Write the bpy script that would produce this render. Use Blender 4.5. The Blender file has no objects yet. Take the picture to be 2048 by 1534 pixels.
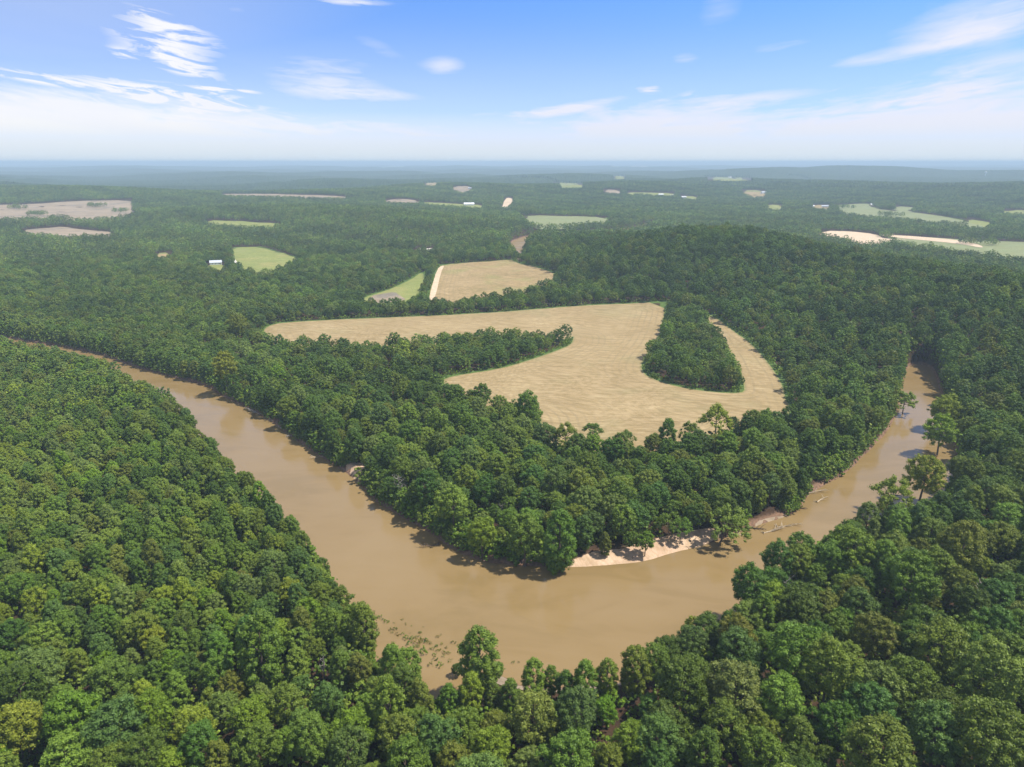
import bpy, math, random
import numpy as np
from mathutils import Vector
from mathutils.geometry import delaunay_2d_cdt

rnd = random.Random(7)
nr = np.random.default_rng(11)
SC = bpy.context.scene
COL = SC.collection

# ------------------------------------------------------------------ camera
CAM_H = 155.0
K = CAM_H / 110.0
PITCH = math.radians(17.33)
F = 1420.0                                     # focal length in pixels of the 2048 px wide photograph
cam_d = bpy.data.cameras.new("camera")
cam_d.sensor_width = 36.0
cam_d.lens = 36.0 * F / 2048.0
cam_d.clip_start = 1.0
cam_d.clip_end = 90000.0
cam = bpy.data.objects.new("camera", cam_d)
COL.objects.link(cam)
cam.location = (0, 0, CAM_H)
cam.rotation_euler = (math.pi / 2 - PITCH, 0, 0)
SC.camera = cam

# ------------------------------------------------------------------ light and exposure
SUN_EL = math.radians(60)
SUN_AZ = math.radians(93)                      # clockwise from +Y (forward): the sun stands to the right, a little beyond
sun_d = bpy.data.lights.new("sun", 'SUN')
sun_d.energy = 5.0
sun_d.angle = math.radians(0.53)
sun_d.color = (1.0, 0.955, 0.88)
sun = bpy.data.objects.new("sun", sun_d)
COL.objects.link(sun)
sd = Vector((math.sin(SUN_AZ) * math.cos(SUN_EL), math.cos(SUN_AZ) * math.cos(SUN_EL), math.sin(SUN_EL)))
sun.rotation_euler = (-sd).to_track_quat('-Z', 'Y').to_euler()
sun.location = (300, 100, 500)

SC.view_settings.view_transform = 'Standard'
SC.view_settings.look = 'None'
SC.view_settings.exposure = 0.45
SC.view_settings.gamma = 1.0
SC.cycles.max_bounces = 5
SC.cycles.diffuse_bounces = 2
SC.cycles.glossy_bounces = 2
SC.cycles.transmission_bounces = 3
SC.cycles.volume_bounces = 0
SC.cycles.transparent_max_bounces = 4
SC.cycles.caustics_reflective = False
SC.cycles.caustics_refractive = False
SC.cycles.use_denoising = True
SC.cycles.denoiser = 'OPENIMAGEDENOISE'
SC.cycles.denoising_input_passes = 'RGB_ALBEDO_NORMAL'
SC.cycles.denoising_prefilter = 'ACCURATE'
SC.cycles.sample_clamp_indirect = 4.0


class NT:
    """small helper to write node trees"""
    def __init__(s, tree):
        s.t = tree
        s.n = tree.nodes
        s.l = tree.links

    def new(s, typ, **kw):
        n = s.n.new(typ)
        for k, v in kw.items():
            setattr(n, k, v)
        return n

    def put(s, sock, v):
        if isinstance(v, bpy.types.NodeSocket):
            s.l.new(v, sock)
        elif v is not None:
            if sock.type == 'RGBA' and len(v) == 3:
                v = (*v, 1)
            sock.default_value = v

    def math(s, op, a, b=None, c=None, clamp=False):
        n = s.new('ShaderNodeMath', operation=op, use_clamp=clamp)
        s.put(n.inputs[0], a)
        if b is not None: s.put(n.inputs[1], b)
        if c is not None: s.put(n.inputs[2], c)
        return n.outputs[0]

    def vmath(s, op, a, b=None):
        n = s.new('ShaderNodeVectorMath', operation=op)
        s.put(n.inputs[0], a)
        if b is not None: s.put(n.inputs[1], b)
        return n.outputs[0]

    def comb(s, x, y, z):
        n = s.new('ShaderNodeCombineXYZ')
        s.put(n.inputs[0], x); s.put(n.inputs[1], y); s.put(n.inputs[2], z)
        return n.outputs[0]

    def sep(s, v):
        n = s.new('ShaderNodeSeparateXYZ')
        s.l.new(v, n.inputs[0])
        return n.outputs

    def noise(s, vec, scale=1.0, detail=4.0, rough=0.55, dist=0.0):
        n = s.new('ShaderNodeTexNoise')
        s.put(n.inputs['Vector'], vec)
        s.put(n.inputs['Scale'], scale); s.put(n.inputs['Detail'], detail)
        s.put(n.inputs['Roughness'], rough); s.put(n.inputs['Distortion'], dist)
        return n.outputs['Fac']

    def smooth(s, v, a, b, lo=0.0, hi=1.0):
        n = s.new('ShaderNodeMapRange', interpolation_type='SMOOTHSTEP')
        s.put(n.inputs[0], v)
        s.put(n.inputs[1], a); s.put(n.inputs[2], b); s.put(n.inputs[3], lo); s.put(n.inputs[4], hi)
        return n.outputs[0]

    def mix(s, f, a, b, blend='MIX'):
        n = s.new('ShaderNodeMix', data_type='RGBA', blend_type=blend)
        s.put(n.inputs[0], f); s.put(n.inputs[6], a); s.put(n.inputs[7], b)
        return n.outputs[2]

    def ramp(s, f, pts):
        n = s.new('ShaderNodeValToRGB')
        e = n.color_ramp.elements
        while len(e) < len(pts): e.new(0.5)
        for q, (p, c) in zip(e, pts):
            q.position = p
            q.color = (*c, 1)
        s.put(n.inputs[0], f)
        return n.outputs[0]


# ------------------------------------------------------------------ world: Nishita sky with thin high cloud
def px_dir(px, py):
    cx, cy = (px - 1024.0) / F, (767.0 - py) / F
    c, s_ = math.cos(PITCH), math.sin(PITCH)
    return Vector((cx, c + cy * s_, -s_ + cy * c)).normalized()


def az_el(px, py):
    d = px_dir(px, py)
    return math.degrees(math.atan2(d.x, d.y)), math.degrees(math.asin(d.z))


world = bpy.data.worlds.new("World")
SC.world = world
world.use_nodes = True
W = NT(world.node_tree)
W.n.clear()
wout = W.new('ShaderNodeOutputWorld')
wbg = W.new('ShaderNodeBackground')
W.l.new(wbg.outputs[0], wout.inputs[0])
tc = W.new('ShaderNodeTexCoord').outputs['Generated']
dx, dy, dz = W.sep(tc)
sky = W.new('ShaderNodeTexSky')
sky.sky_type = 'NISHITA'
sky.sun_disc = False
sky.sun_elevation = SUN_EL
sky.sun_rotation = SUN_AZ
sky.altitude = 200
sky.air_density = 1.0
sky.dust_density = 0.6
sky.ozone_density = 2.0
# the blue deepens quickly above the haze line
W.put(sky.inputs[0], W.comb(dx, dy, W.math('ADD', W.math('MULTIPLY', dz, 3.2), 0.10)))
skycol = W.mix(1.0, sky.outputs[0], (1.04, 1.98, 2.85), 'MULTIPLY')
ELV = W.math('MULTIPLY', W.math('ARCSINE', dz), 57.2958)
skycol = W.mix(W.smooth(ELV, 16.0, 45.0), skycol, W.mix(1.0, sky.outputs[0], (0.42, 0.56, 0.70), 'MULTIPLY'))
AZ = W.math('MULTIPLY', W.math('ARCTAN2', dx, dy), 57.2958)
EL = W.math('MULTIPLY', W.math('ARCSINE', dz), 57.2958)
# direction space, stretched sideways; clouds rise to the right on the right, fall to the right on the left
slope = W.math('MULTIPLY', AZ, 0.09)
tilt = W.math('MULTIPLY', W.math('MULTIPLY', AZ, AZ), 0.0026)
EL2 = W.math('SUBTRACT', EL, W.math('ADD', tilt, 0.0))
cv = W.comb(W.math('MULTIPLY', AZ, 0.10), W.math('MULTIPLY', EL2, 0.62), 3.7)
nbig = W.noise(cv, 1.0, 7.0, 0.55, 0.55)
cv2 = W.comb(W.math('MULTIPLY', AZ, 0.30), W.math('MULTIPLY', EL2, 1.9), 9.1)
nfine = W.noise(cv2, 1.0, 6.0, 0.6, 0.8)
nmix = W.math('ADD', W.math('MULTIPLY', nbig, 0.55), W.math('MULTIPLY', nfine, 0.45))


def blob(px, py, wpx, hpx, amp, rot=0.0):
    a, e = az_el(px, py)
    wa, he = wpx / 24.8, hpx / 24.8            # pixels to degrees
    u = W.math('SUBTRACT', AZ, a)
    v = W.math('SUBTRACT', EL, e)
    cr, sr = math.cos(math.radians(rot)), math.sin(math.radians(rot))
    u2 = W.math('MULTIPLY', W.math('ADD', W.math('MULTIPLY', u, cr), W.math('MULTIPLY', v, sr)), 1 / wa)
    v2 = W.math('MULTIPLY', W.math('SUBTRACT', W.math('MULTIPLY', v, cr), W.math('MULTIPLY', u, sr)), 1 / he)
    q = W.math('ADD', W.math('MULTIPLY', u2, u2), W.math('MULTIPLY', v2, v2))
    return W.math('MULTIPLY', W.math('EXPONENT', W.math('MULTIPLY', q, -1.0)), amp)


# cloud bank along the horizon: its top as a curve over the azimuth
fc = W.new('ShaderNodeFloatCurve')
W.put(fc.inputs[1], W.smooth(AZ, -40, 40) if False else W.math('DIVIDE', W.math('ADD', AZ, 40.0), 80.0, clamp=True))
top = [(-300, 150), (0, 158), (200, 168), (400, 190), (620, 212), (760, 228), (960, 240), (1100, 228), (1250, 196),
       (1420, 190), (1560, 205), (1680, 190), (1900, 160), (2048, 150), (2300, 140)]
pts = []
for x_, y_ in top:
    a, e = az_el(x_, y_)
    pts.append(((a + 40) / 80, e / 12.0))
cu = fc.mapping.curves[0]
cu.points[0].location = (0, pts[0][1])
cu.points[1].location = (1, pts[-1][1])
for p in pts:
    if 0.001 < p[0] < 0.999: cu.points.new(*p)
fc.mapping.update()
topel = W.math('MULTIPLY', fc.outputs[0], 12.0)
edge = W.math('SUBTRACT', topel, EL)
edge = W.math('ADD', edge, W.math('MULTIPLY', W.math('SUBTRACT', nmix, 0.5), 6.5))
bank = W.smooth(edge, -1.6, 2.2)
sx_, sy_ = az_el(1024, 300)
lowhaze = W.smooth(EL, 0.0, 7.0, 1.0, 0.0)
bank = W.math('MULTIPLY', bank, W.smooth(EL, -0.5, 2.5, 0.62, 1.0))
def blobs(lst):
    b = None
    for args in lst:
        k = blob(*args)
        b = k if b is None else W.math('ADD', b, k)
    return b


crisp = blobs([(325, 88, 85, 34, .95, -14), (385, 135, 55, 14, .6, -20), (345, 50, 75, 14, .6, -18), (240, 105, 20, 8, .7, -10), (360, 138, 22, 7, .8, -10), (420, 175, 26, 7, 1.1, -8),
               (490, 180, 30, 6, .7, -6), (1300, 183, 30, 12, 1.1, 0), (1390, 192, 40, 12, .7, 0), (700, 4, 60, 5, .8, 0), (60, 155, 70, 9, .8, -8), (270, 180, 140, 20, .8, -8), (430, 215, 130, 26, .9, -4)])
soft = blobs([(650, 150, 120, 34, .62, -3), (760, 192, 170, 13, .55, -3), (890, 132, 42, 18, .62, 0), (760, 95, 60, 16, .28, -20), (1560, 92, 62, 13, .42, 8), (1370, 118, 36, 14, .42, 0),
              (1440, 20, 50, 30, .30, 40), (1970, 42, 130, 42, .72, 12), (1960, 138, 130, 17, .62, 10), (1710, 122, 66, 10, .36, 4), (1900, 185, 180, 18, .62, 7),
              (1450, 212, 170, 18, .85, 8), (1640, 205, 90, 10, .4, 6), (1000, 232, 220, 17, .6, 2), (1170, 210, 150, 12, .6, 8), (1800, 215, 200, 14, .5, 7), (1060, 130, 60, 8, .22, 0), (1880, 90, 120, 12, .3, 10), (470, 20, 30, 8, .3, 0), (560, 215, 120, 20, .5, 0)])
wisp = W.math('MAXIMUM', W.math('MULTIPLY', crisp, W.smooth(nfine, 0.36, 0.60, 0.06, 1.15)), W.math('MULTIPLY', soft, W.smooth(nmix, 0.30, 0.62, 0.55, 1.30)))
cover = W.math('MAXIMUM', bank, wisp)
thin = W.math('MAXIMUM', W.smooth(EL, 0.0, 12.0, 0.62, 0.08), W.smooth(EL, 0.8, 6.5, 0.97, 0.0))
cover = W.math('MAXIMUM', cover, thin)
streak = W.smooth(nmix, 0.40, 0.66)
cover = W.math('MULTIPLY', W.math('MAXIMUM', cover, W.math('MULTIPLY', W.math('MULTIPLY', streak, 0.30), W.smooth(EL, 3, 12, 1, 0.35))), 1.0, clamp=True)
added_veil = W.noise(W.comb(W.math('MULTIPLY', dx, 2.2), W.math('MULTIPLY', dy, 2.2), W.math('MULTIPLY', dz, 2.0)), 1.6, 5.0, 0.6, 0.6)
cover = W.math('MAXIMUM', cover, W.math('MULTIPLY', W.smooth(EL, 12.0, 26.0), W.math('MULTIPLY', W.smooth(added_veil, 0.30, 0.70, 0.28, 0.75), W.smooth(EL, 38.0, 58.0, 1.0, 0.35))))  # unseen overhead cloud, added to brighten water reflections and whiten the fill light
left = W.smooth(AZ, -32.0, 6.0, 1.0, 0.0)
cover = W.math('MAXIMUM', cover, W.math('MULTIPLY', left, 0.34))
ccol = W.mix(left, (7.5, 7.75, 8.8), (8.7, 8.75, 9.0))
ccol = W.mix(W.math('MULTIPLY', W.smooth(nbig, 0.42, 0.65), 0.22), ccol, (7.0, 7.5, 9.2))
ccol = W.mix(W.smooth(EL, 0.0, 3.2, 1.0, 0.0), ccol, (6.8, 7.35, 7.75))
W.put(wbg.inputs[0], W.mix(cover, skycol, ccol))
wbg.inputs[1].default_value = 0.082


# ------------------------------------------------------------------ pixel to ground
def ray(px, py, z):
    d = px_dir(px, py)
    t = (z - CAM_H) / d.z
    return np.array([d.x * t, d.y * t])


def rays(pts, z):
    return [ray(px, py, z) for px, py in pts]


PL = 3.0                                       # level of the flood plain above the water
# inner (far) bank of the bend: its water line is in view
inner = rays([(-160, 640), (40, 680), (150, 697), (215, 712), (275, 735), (345, 754), (420, 772), (442, 790), (500, 818), (545, 842),
              (585, 874), (640, 910), (690, 940), (728, 972), (750, 1000), (800, 1030), (850, 1056), (895, 1088), (935, 1112),
              (1000, 1127), (1080, 1132), (1160, 1133), (1230, 1128), (1290, 1122), (1345, 1104), (1400, 1092), (1460, 1072), (1510, 1050),
              (1570, 1032), (1600, 1018), (1608, 992), (1650, 968), (1690, 945), (1730, 905), (1765, 872), (1785, 840), (1797, 800),
              (1804, 765), (1806, 738), (1822, 727), (1850, 728)], 0.0)
# outer (near) bank: hidden behind the trees that stand on it
outer = rays([(1872, 742)], 0.0) + rays([(1892, 750), (1914, 820), (1928, 880), (1918, 925), (1878, 965), (1800, 1004), (1710, 1030), (1590, 1078), (1530, 1120), (1480, 1185), (1395, 1248)], 14.0) \
    + rays([(1330, 1345), (1250, 1366), (1160, 1380), (1040, 1376), (1020, 1362), (985, 1352), (930, 1350), (925, 1385), (880, 1440), (845, 1440)], 0.0) \
    + rays([(800, 1345), (757, 1300), (742, 1240), (690, 1160), (645, 1080), (562, 1000), (500, 945), (430, 876), (345, 794), (300, 763), (235, 727), (190, 711), (140, 697), (100, 688), (50, 680), (0, 668), (-160, 630)], 15)
# the far reach beyond the square field
reach = rays([(1045, 534), (1052, 512), (1050, 488), (1075, 474), (1140, 466), (1205, 455), (1262, 449), (1300, 440),
              (1330, 452), (1275, 468), (1225, 478), (1150, 482), (1085, 486), (1075, 494), (1064, 515), (1052, 545)], 0.0)
reach = rays([(1036, 531), (1022, 512), (1014, 486), (1060, 470), (1140, 468), (1205, 466), (1245, 460), (1300, 446),
              (1320, 448), (1275, 464), (1225, 472), (1150, 474), (1085, 476), (1052, 488), (1047, 512), (1046, 530)], 0.0)


def chaikin(P, n=2):
    P = [np.asarray(p, float) for p in P]
    for _ in range(n):
        Q = []
        for i in range(len(P)):
            a, b_ = P[i], P[(i + 1) % len(P)]
            Q += [a * .75 + b_ * .25, a * .25 + b_ * .75]
        P = Q
    return np.array(P)


RIVER = chaikin(inner + outer, 1)
REACH = chaikin(reach, 1)

# fields: polygons on the plain; near edges are where the canopy line cuts the view
def ss(v, a, b_):
    t = np.clip((v - a) / (b_ - a), 0, 1)
    return t * t * (3 - 2 * t)


def ridge(X, Y, pts, sig):
    best = np.zeros(X.shape)
    for (x0, y0, h0), (x1, y1, h1) in zip(pts, pts[1:]):
        L = (x1 - x0) ** 2 + (y1 - y0) ** 2
        t = np.clip(((X - x0) * (x1 - x0) + (Y - y0) * (y1 - y0)) / L, 0, 1)
        d2 = (X - x0 - t * (x1 - x0)) ** 2 + (Y - y0 - t * (y1 - y0)) ** 2
        best = np.maximum(best, (h0 + (h1 - h0) * t) * np.exp(-d2 / (2 * sig * sig)))
    return best


HILL_R = [(150 * K, 830 * K, 19 * K), (205 * K, 725 * K, 37 * K), (285 * K, 590 * K, 23 * K), (345 * K, 465 * K, 25 * K), (400 * K, 330 * K, 30 * K), (420 * K, 180 * K, 32 * K), (400 * K, 40 * K, 30 * K), (380 * K, -150 * K, 28 * K)]
HILL_L = [(x * K, y * K, h * K) for x, y, h in [(-900, 1300, 8), (-700, 1390, 12), (-500, 1430, 16), (-300, 1340, 19), (-130, 1170, 15), (-45, 1060, 6)]]


def rolling(X, Y):
    s = np.sin(X * .00131 + 1.3) * np.cos(Y * .00117 + .4) + .6 * np.sin(X * .0027 + Y * .0019 + 2.2) + .5 * np.cos(X * .0021 - Y * .0033 + 5) \
        + .35 * np.sin(X * .0061 + 3 + 1.5 * np.sin(Y * .002)) * np.cos(Y * .0053)
    return s


def base_height(X, Y):
    R = np.hypot(X, Y)
    h = np.full(X.shape, PL) + ridge(X, Y, HILL_R, 92.0 * K) + ridge(X, Y, HILL_L, 105.0 * K)
    far = ss(R, 1900, 4000) * (1 - .5 * ss(R, 8000, 14000))
    h = h + far * (rolling(X, Y) * 21.0 + 16.0)
    # ridges that stand out in the distance
    h = h + ridge(X, Y, [(-2600, 3000, 20), (-1500, 3000, 25), (-600, 2650, 22), (-150, 2300, 10)], 330.0)
    h = h + ridge(X, Y, [(60, 3300, 22), (700, 3500, 36), (1500, 3700, 30), (2400, 3600, 20)], 420.0)
    h = h + ridge(X, Y, [(1700, 7000, 14), (2600, 7200, 52), (3800, 7400, 66), (6000, 7400, 60), (9500, 7000, 52)], 800.0)
    h = h + ridge(X, Y, [(-9000, 13000, 25), (-4000, 14500, 30), (500, 15000, 34), (4000, 15500, 24)], 1500.0)
    h = h + 13 * ss(R, 9000, 13000) * (1 + np.sin(X * .0008 + 1) * np.cos(Y * .0005) + .6 * np.sin(X * .0021 + Y * .0007) + .4 * np.sin(X * .0047))
    h = np.maximum(h, 2.5)
    und = .5 * np.sin(X * .045 + 1.1) * np.cos(Y * .05) + .35 * np.sin(X * .11 + Y * .07)
    return h + und * ss(h, PL + .5, PL + 5)



def rayh(px, py, zoff):
    """first point where the line of sight meets the relief raised by zoff"""
    d = px_dir(px, py)
    t = np.concatenate([np.linspace(200, 4000, 1500), np.geomspace(4001, 60000, 2500)])
    x, y, z = d.x * t, d.y * t, CAM_H + d.z * t
    hit = np.nonzero(z < base_height(x, y) + zoff)[0]
    i = hit[0] if len(hit) else len(t) - 1
    return np.array([x[i], y[i]])


g, c = PL, PL + 12.5


def P_(*parts):
    out = []
    for z, pts in parts:
        for px, py in pts:
            q = ray(px, py, z)
            out.append(q if 0 < q[1] < 1500 else rayh(px, py, z - PL))
    return out


field_main = P_((g, [(524, 664), (536, 652), (565, 645), (700, 638), (860, 632), (1000, 625), (1100, 618), (1200, 614), (1331, 617),
                     (1324, 660), (1312, 690), (1285, 722), (1283, 742), (1300, 757), (1360, 776), (1430, 786), (1482, 788)]),
                (g, [(1490, 780), (1478, 740), (1455, 700), (1430, 670), (1405, 640), (1425, 644), (1480, 678), (1520, 712), (1548, 745), (1568, 780), (1570, 800), (1585, 822)]),
                (c, [(1560, 815), (1480, 822), (1400, 845), (1340, 862), (1270, 872), (1190, 866), (1100, 846), (1086, 840), (1078, 786), (1030, 790), (985, 794), (940, 772), (912, 752)]),
                (g, [(880, 762), (905, 752), (1000, 738), (1060, 720), (1110, 703), (1142, 690), (1148, 672)]),
                (c, [(1141, 652), (1100, 652), (1020, 648), (900, 658), (830, 668), (700, 668), (590, 668), (545, 670)]))
FIELDS = {
    'main': field_main,
    'square': P_((g, [(872, 545), (882, 531), (960, 528), (1020, 528), (1032, 534), (1066, 543), (1108, 560), (1112, 570)]), (c, [(1085, 566), (1030, 575), (960, 588), (900, 590), (858, 592)]), (g, [(858, 598)])),
    'wedge': P_((g, [(846, 545), (852, 556)]), (c, [(832, 577), (805, 594), (775, 595)]), (g, [(720, 602), (742, 590), (790, 576), (826, 556)])),
    'meadow': P_((g, [(466, 500), (474, 495), (520, 494), (560, 506), (600, 518)]), (c, [(562, 528), (532, 537), (490, 533)]), (g, [(472, 530), (468, 515)])),
    'pale': P_((g, [(1040, 432), (1100, 432), (1215, 435)]), (c, [(1215, 440), (1140, 446), (1085, 448), (1060, 442)])),
    'left_big': P_((g, [(-60, 412), (60, 408), (140, 403), (265, 399), (262, 415), (275, 432)]), (c, [(225, 431), (140, 436), (60, 431), (-60, 438)])),
    'left_small': P_((g, [(40, 462), (80, 457), (132, 453), (175, 460), (222, 465)]), (c, [(222, 467), (180, 466), (130, 470), (90, 464), (55, 463)])),
    'thin_left': P_((g, [(415, 441), (460, 443), (550, 447), (565, 451)]), (c, [(540, 450), (470, 449), (420, 444)])),
    'strip_far': P_((g, [(445, 387), (560, 389), (692, 393)]), (c, [(690, 394.5), (560, 391), (445, 389)])),
    'strip_mid': P_((g, [(770, 400), (800, 398), (842, 402)]), (c, [(835, 404), (775, 403.5)])),
    'strip_green': P_((g, [(848, 403), (900, 407), (968, 411)]), (c, [(960, 414), (900, 411), (850, 405.5)])),
    'right_tan': P_((g, [(1640, 462), (1700, 463), (1750, 468), (1760, 478), (1830, 478)]), (c, [(1750, 480), (1722, 480), (1690, 470), (1645, 465)])),
    'right_green': P_((g, [(1780, 471), (1860, 475), (1950, 481), (2070, 485), (2160, 488)]), (c, [(2160, 512), (2048, 508), (1985, 502), (1930, 496), (1870, 486), (1800, 480)])),
    'pasture': P_((g, [(1660, 410), (1735, 407), (1745, 413), (1760, 420), (1850, 428), (1960, 446)]), (c, [(1960, 452), (1890, 445), (1820, 435), (1740, 430), (1690, 424)])),
    'pasture_nook': P_((g, [(1790, 412), (1828, 415)]), (c, [(1820, 420), (1793, 418)])),
    'far_right': P_((g, [(2008, 420), (2080, 422)]), (c, [(2080, 428), (2010, 424)])),
    'ridge_tan': P_((g, [(905, 374), (932, 372), (945, 381)]), (c, [(925, 384), (908, 378)])),
    'ridge_a': P_((g, [(1108, 364), (1165, 367)]), (c, [(1165, 374), (1125, 375)])),
    'ridge_b': P_((g, [(1206, 379), (1240, 380)]), (c, [(1240, 386), (1208, 384)])),
    'ridge_c': P_((g, [(1255, 384), (1350, 386)]), (c, [(1350, 390), (1255, 388)])),
    'ridge_d': P_((g, [(1410, 354), (1500, 356)]), (c, [(1500, 360), (1420, 360)])),
    'ridge_e': P_((g, [(1480, 380), (1530, 380)]), (c, [(1530, 390), (1510, 393), (1490, 386)])),
    'quarry': P_((g, [(1010, 396), (1024, 396), (1026, 405)]), (c, [(1015, 413), (1002, 412)])),
    'horizon_a': P_((g, [(760, 334), (808, 331)]), (g, [(808, 336), (765, 337)])),
    'horizon_b': P_((g, [(1222, 333), (1295, 332)]), (g, [(1295, 335.5), (1222, 335.5)])),
    'lane': P_((g, [(826, 502), (872, 500)]), (PL + 5, [(872, 503), (828, 505)])),
    'house_lot': P_((g, [(414, 528), (446, 526)]), (c, [(446, 533), (416, 533)])),
    'clear_a': P_((g, [(848, 366), (888, 365), (884, 369)]), (c, [(870, 371), (850, 370)])),
    'clear_b': P_((g, [(1536, 409), (1566, 411)]), (c, [(1560, 419), (1536, 416)])),
    'clear_c': P_((g, [(1626, 410), (1660, 411)]), (c, [(1655, 416), (1626, 414)])),
    'clear_d': P_((g, [(1228, 352), (1250, 352)]), (c, [(1247, 358), (1230, 357)])),
    'clear_e': P_((g, [(1360, 391), (1395, 394)]), (c, [(1392, 398), (1362, 395)])),
    'clear_f': P_((g, [(1935, 437), (1985, 446)]), (c, [(1970, 452), (1938, 444)])),
    'corner_glade': P_((g, [(315, 507), (340, 505)]), (c, [(340, 509), (317, 510)])),
}
FIELDS = {k: np.array(v) for k, v in FIELDS.items()}


def inside(P, X, Y):
    r = np.zeros(X.shape, bool)
    n = len(P)
    j = n - 1
    for i in range(n):
        xi, yi = P[i]; xj, yj = P[j]
        if yi != yj:
            r ^= ((yi > Y) != (yj > Y)) & (X < (xj - xi) * (Y - yi) / (yj - yi) + xi)
        j = i
    return r


def sdist(P, X, Y, near=None):
    """signed distance to a polygon, negative inside; beyond `near` of its bounding box just a large number"""
    out = np.full(X.shape, 1e4)
    lim = near or 1e9
    m = (X > P[:, 0].min() - lim) & (X < P[:, 0].max() + lim) & (Y > P[:, 1].min() - lim) & (Y < P[:, 1].max() + lim)
    x, y = X[m], Y[m]
    if x.size == 0: return out
    d2 = np.full(x.shape, 1e12)
    for i in range(len(P)):
        a = P[i]; b_ = P[(i + 1) % len(P)]
        ab = b_ - a
        L = max(ab @ ab, 1e-9)
        t = np.clip(((x - a[0]) * ab[0] + (y - a[1]) * ab[1]) / L, 0, 1)
        d2 = np.minimum(d2, (x - a[0] - t * ab[0]) ** 2 + (y - a[1] - t * ab[1]) ** 2)
    d = np.sqrt(d2)
    d[inside(P, x, y)] *= -1
    out[m] = d
    return out


SANDBAR_C = ray(1290, 1108, 0)


def height(X, Y):
    X = np.asarray(X, float); Y = np.asarray(Y, float)
    h = base_height(X, Y)
    d = sdist(RIVER, X, Y, 60)
    sand = np.exp(-((X - SANDBAR_C[0]) ** 2 + (Y - SANDBAR_C[1]) ** 2) / (2 * 24.0 ** 2))
    wd = 4.0 + 12 * sand + 1.6 * np.sin(X * .21) * np.cos(Y * .17)
    k = ss(d, -1.0, wd)
    low = np.clip(d * .35, -2.5, .25)
    h = np.where(d < 60, low * (1 - k) + h * k, h)
    d = sdist(REACH, X, Y, 60)
    k = ss(d, -1, 7)
    h = np.where(d < 60, -1.5 * (1 - k) + h * k, h)
    return h


def h1(x, y):
    return float(height(np.array([x]), np.array([y]))[0])


# ------------------------------------------------------------------ materials
def mat(name):
    m = bpy.data.materials.new(name)
    m.use_nodes = True
    T = NT(m.node_tree)
    T.n.clear()
    o = T.new('ShaderNodeOutputMaterial')
    p = T.new('ShaderNodeBsdfPrincipled')
    T.l.new(p.outputs[0], o.inputs[0])
    T.p, T.o = p, o
    T.pos = T.new('ShaderNodeNewGeometry').outputs['Position']
    return m, T


def bump(T, hsock, strength, dist):
    n = T.new('ShaderNodeBump')
    T.put(n.inputs['Strength'], strength)
    T.put(n.inputs['Distance'], dist)
    T.put(n.inputs['Height'], hsock)
    T.l.new(n.outputs[0], T.p.inputs['Normal'])


def leaf_material():
    m, T = mat("leaves")
    at = T.new('ShaderNodeAttribute', attribute_type='INSTANCER', attribute_name='tint')
    lf = T.new('ShaderNodeAttribute', attribute_type='GEOMETRY', attribute_name='leaf')
    k = T.mix(lf.outputs['Fac'], (0.62, 0.66, 0.60), (1.45, 1.36, 1.35))
    col = T.mix(1.0, at.outputs['Color'], k, 'MULTIPLY')
    T.put(T.p.inputs['Base Color'], col)
    T.p.inputs['Roughness'].default_value = 0.5
    T.p.inputs['Specular IOR Level'].default_value = 0.18
    tr = T.new('ShaderNodeBsdfTranslucent')
    T.put(tr.inputs[0], T.mix(1.0, col, (1.3, 1.35, 0.6), 'MULTIPLY'))
    mx = T.new('ShaderNodeMixShader')
    mx.inputs[0].default_value = 0.22
    T.l.new(T.p.outputs[0], mx.inputs[1])
    T.l.new(tr.outputs[0], mx.inputs[2])
    T.l.new(mx.outputs[0], T.o.inputs[0])
    return m


def simple(name, col, rough=.8, var=.25, scale=3.0, spec=.3):
    m, T = mat(name)
    oc = T.new('ShaderNodeTexCoord').outputs['Object']
    n = T.noise(oc, scale, 4)
    a = tuple(x * (1 - var) for x in col); b_ = tuple(min(1, x * (1 + var)) for x in col)
    T.put(T.p.inputs['Base Color'], T.ramp(n, [(.3, a), (.7, b_)]))
    T.p.inputs['Roughness'].default_value = rough
    T.p.inputs['Specular IOR Level'].default_value = spec
    return m


M = {}
M['leaf'] = leaf_material()
M['bark'] = simple("bark", (.12, .09, .065), .9, .3, 1.5)
M['dead'] = simple("dead_wood", (.30, .27, .235), .9, .3, 1.5)
M['drift'] = simple("driftwood_bark", (.42, .34, .24), .9, .35, 1.0)
M['root'] = simple("dark_wet_wood", (.10, .07, .05), .9, .3, 1.5)
M['white'] = simple("white_painted_wall", (.78, .78, .76), .6, .05)
M['greyroof'] = simple("grey_metal_roof", (.50, .53, .56), .45, .10)
M['whiteroof'] = simple("white_metal_roof", (.80, .80, .80), .45, .06)
M['darkroof'] = simple("dark_shingle_roof", (.10, .10, .11), .8, .2)
M['greenroof'] = simple("green_metal_roof", (.22, .42, .36), .5, .1)
M['redwall'] = simple("brown_wood_wall", (.30, .20, .13), .8, .2)
M['glass'] = simple("window_glass", (.05, .06, .07), .15, .1, 1, .5)
M['steel'] = simple("pale_steel", (.75, .77, .78), .5, .05)


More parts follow.
